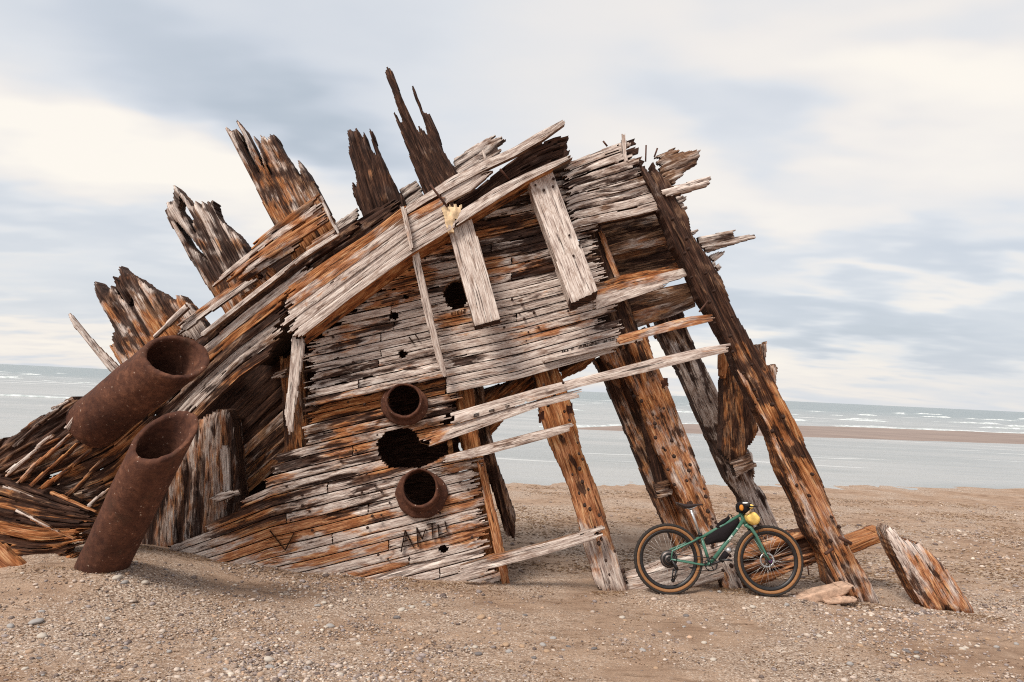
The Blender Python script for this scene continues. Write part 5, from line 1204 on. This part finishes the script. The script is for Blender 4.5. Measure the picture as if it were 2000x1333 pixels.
lo = join_into('cable_lock', lk, [FABRIC, BLACKM], BK); lo.parent = None; lo.matrix_parent_inverse = Matrix.Identity(4); tag(lo, 'small dark cable lock strapped on the bicycle top tube', 'lock')
bt = empty('water_bottle', tuple(lc(1418, 1086)), 'small silver bottle in a dark cage under the bicycle down tube', 'bottle')
for nm, pts, r, mt_ in (('bottle_body', [(1409, 1098), (1419, 1086), (1422.5, 1081)], [.030, .034, .032], FABRIC), ('bottle_cap', [(1422.5, 1081), (1427, 1075.5), (1429, 1073.5)], [.033, .032, .020], STEEL)):
    q = tube(nm, [lc(*p, 0)+en*0 for p in pts], r, mt_); q.parent = bt; q.matrix_parent_inverse = Matrix.Translation(-Vector(bt.location))

# ------------------------------------------------------------------ larger loose stones on the beach
def stone_proto(seed):
    import bmesh
    bm = bmesh.new(); bmesh.ops.create_icosphere(bm, subdivisions=3, radius=1)
    r = random.Random(seed); ax_ = (1, r.uniform(.65, .9), r.uniform(.38, .55))
    for v in bm.verts:
        n_ = float(fbm(np.array(v.co.x*1.1+seed), np.array(v.co.y*1.1+v.co.z*.7), seed, 3)); v.co *= .82+.36*n_
        v.co.x *= ax_[0]; v.co.y *= ax_[1]; v.co.z *= ax_[2]
    me = bpy.data.meshes.new('pebble'); bm.to_mesh(me); bm.free(); me.polygons.foreach_set('use_smooth', [True]*len(me.polygons)); return me
def stone_set(col, seed):
    me = stone_proto(seed); ca_ = me.color_attributes.new('tone', 'FLOAT_COLOR', 'POINT'); c4 = np.ones((len(me.vertices), 4)); c4[:, :3] = col; ca_.data.foreach_set('color', c4.ravel()); me.materials.append(STONE); return me
KINDS = [('pale cream pebble lying loose on the sand', [stone_set((.52, .45, .38), i) for i in (1, 2)]), ('dark grey pebble lying loose on the sand', [stone_set((.17, .15, .145), i) for i in (3, 4)]),
         ('tan brown pebble lying loose on the sand', [stone_set((.42, .28, .18), i) for i in (5, 6)]), ('mid grey pebble lying loose on the sand', [stone_set((.36, .33, .31), i) for i in (7, 8)])]
BIG = [(228, 1130, 13, 0), (283, 1140, 11, 0), (243, 1141, 10, 3), (82, 1245, 14, 0), (70, 1218, 18, 3), (20, 1226, 12, 3), (75, 1215, 12, 0), (210, 1210, 8, 3), (645, 1225, 12, 3), (632, 1180, 9, 0), (620, 1185, 9, 3), (582, 1238, 8, 0), (525, 1291, 14, 0), (527, 1305, 12, 3), (760, 1165, 8, 0), (784, 1193, 11, 0), (805, 1188, 8, 0), (850, 1184, 9, 2), (775, 1208, 10, 1),
       (360, 1052, 9, 1), (372, 1055, 6, 0), (424, 1061, 6, 0), (818, 1130, 8, 3), (940, 1208, 12, 2), (988, 1262, 10, 2), (994, 1276, 10, 3), (912, 1268, 9, 3), (928, 1266, 8, 0), (934, 1280, 10, 1), (1020, 1265, 9, 2), (1060, 1262, 10, 3), (1068, 1274, 9, 2), (1042, 1288, 9, 1), (1080, 1248, 9, 3), (1215, 1208, 9, 0), (1160, 1268, 9, 1), (1255, 1272, 9, 3), (1340, 1205, 8, 1), (1375, 1258, 8, 0), (1393, 1290, 9, 0),
       (1745, 1282, 10, 0), (1770, 1275, 11, 1), (1790, 1285, 9, 0), (1680, 1263, 9, 2), (1700, 1232, 7, 0), (1880, 1270, 9, 0), (1600, 1246, 9, 0), (1985, 1260, 9, 3), (1660, 1300, 11, 3), (1840, 1300, 9, 2), (1405, 1158, 7, 3), (1388, 1156, 5, 1), (1470, 1188, 9, 0), (1490, 1181, 6, 0), (150, 1280, 9, 0), (48, 1310, 9, 0), (330, 1275, 8, 3), (245, 1268, 8, 1), (420, 1250, 8, 3), (700, 1260, 8, 0), (665, 1320, 9, 0), (440, 1310, 8, 3), (860, 1310, 8, 2), (820, 1240, 7, 0)]
for i in range(50):
    BIG.append((rnd(0, 2000), rnd(1175, 1330), rnd(5, 8), random.choice((1, 2, 3, 3, 2))))
rr_ = random.Random(3)
for x, y, r, k in BIG:
    q = ground_hit(x, y); me = KINDS[k][1][rr_.randrange(2)]
    o = link(bpy.data.objects.new('pebble', me)); s_ = r*q[1]/FPX*.72
    o.location = (q[0], q[1], gz(q[0], q[1])+s_*.16); o.scale = (s_, s_, s_); o.rotation_euler = (rr_.uniform(-.2, .2), rr_.uniform(-.2, .2), rr_.uniform(-.8, .8))
    tag(o, KINDS[k][0], 'pebble', 'loose pebbles on the beach, '+KINDS[k][0].split(' pebble')[0])
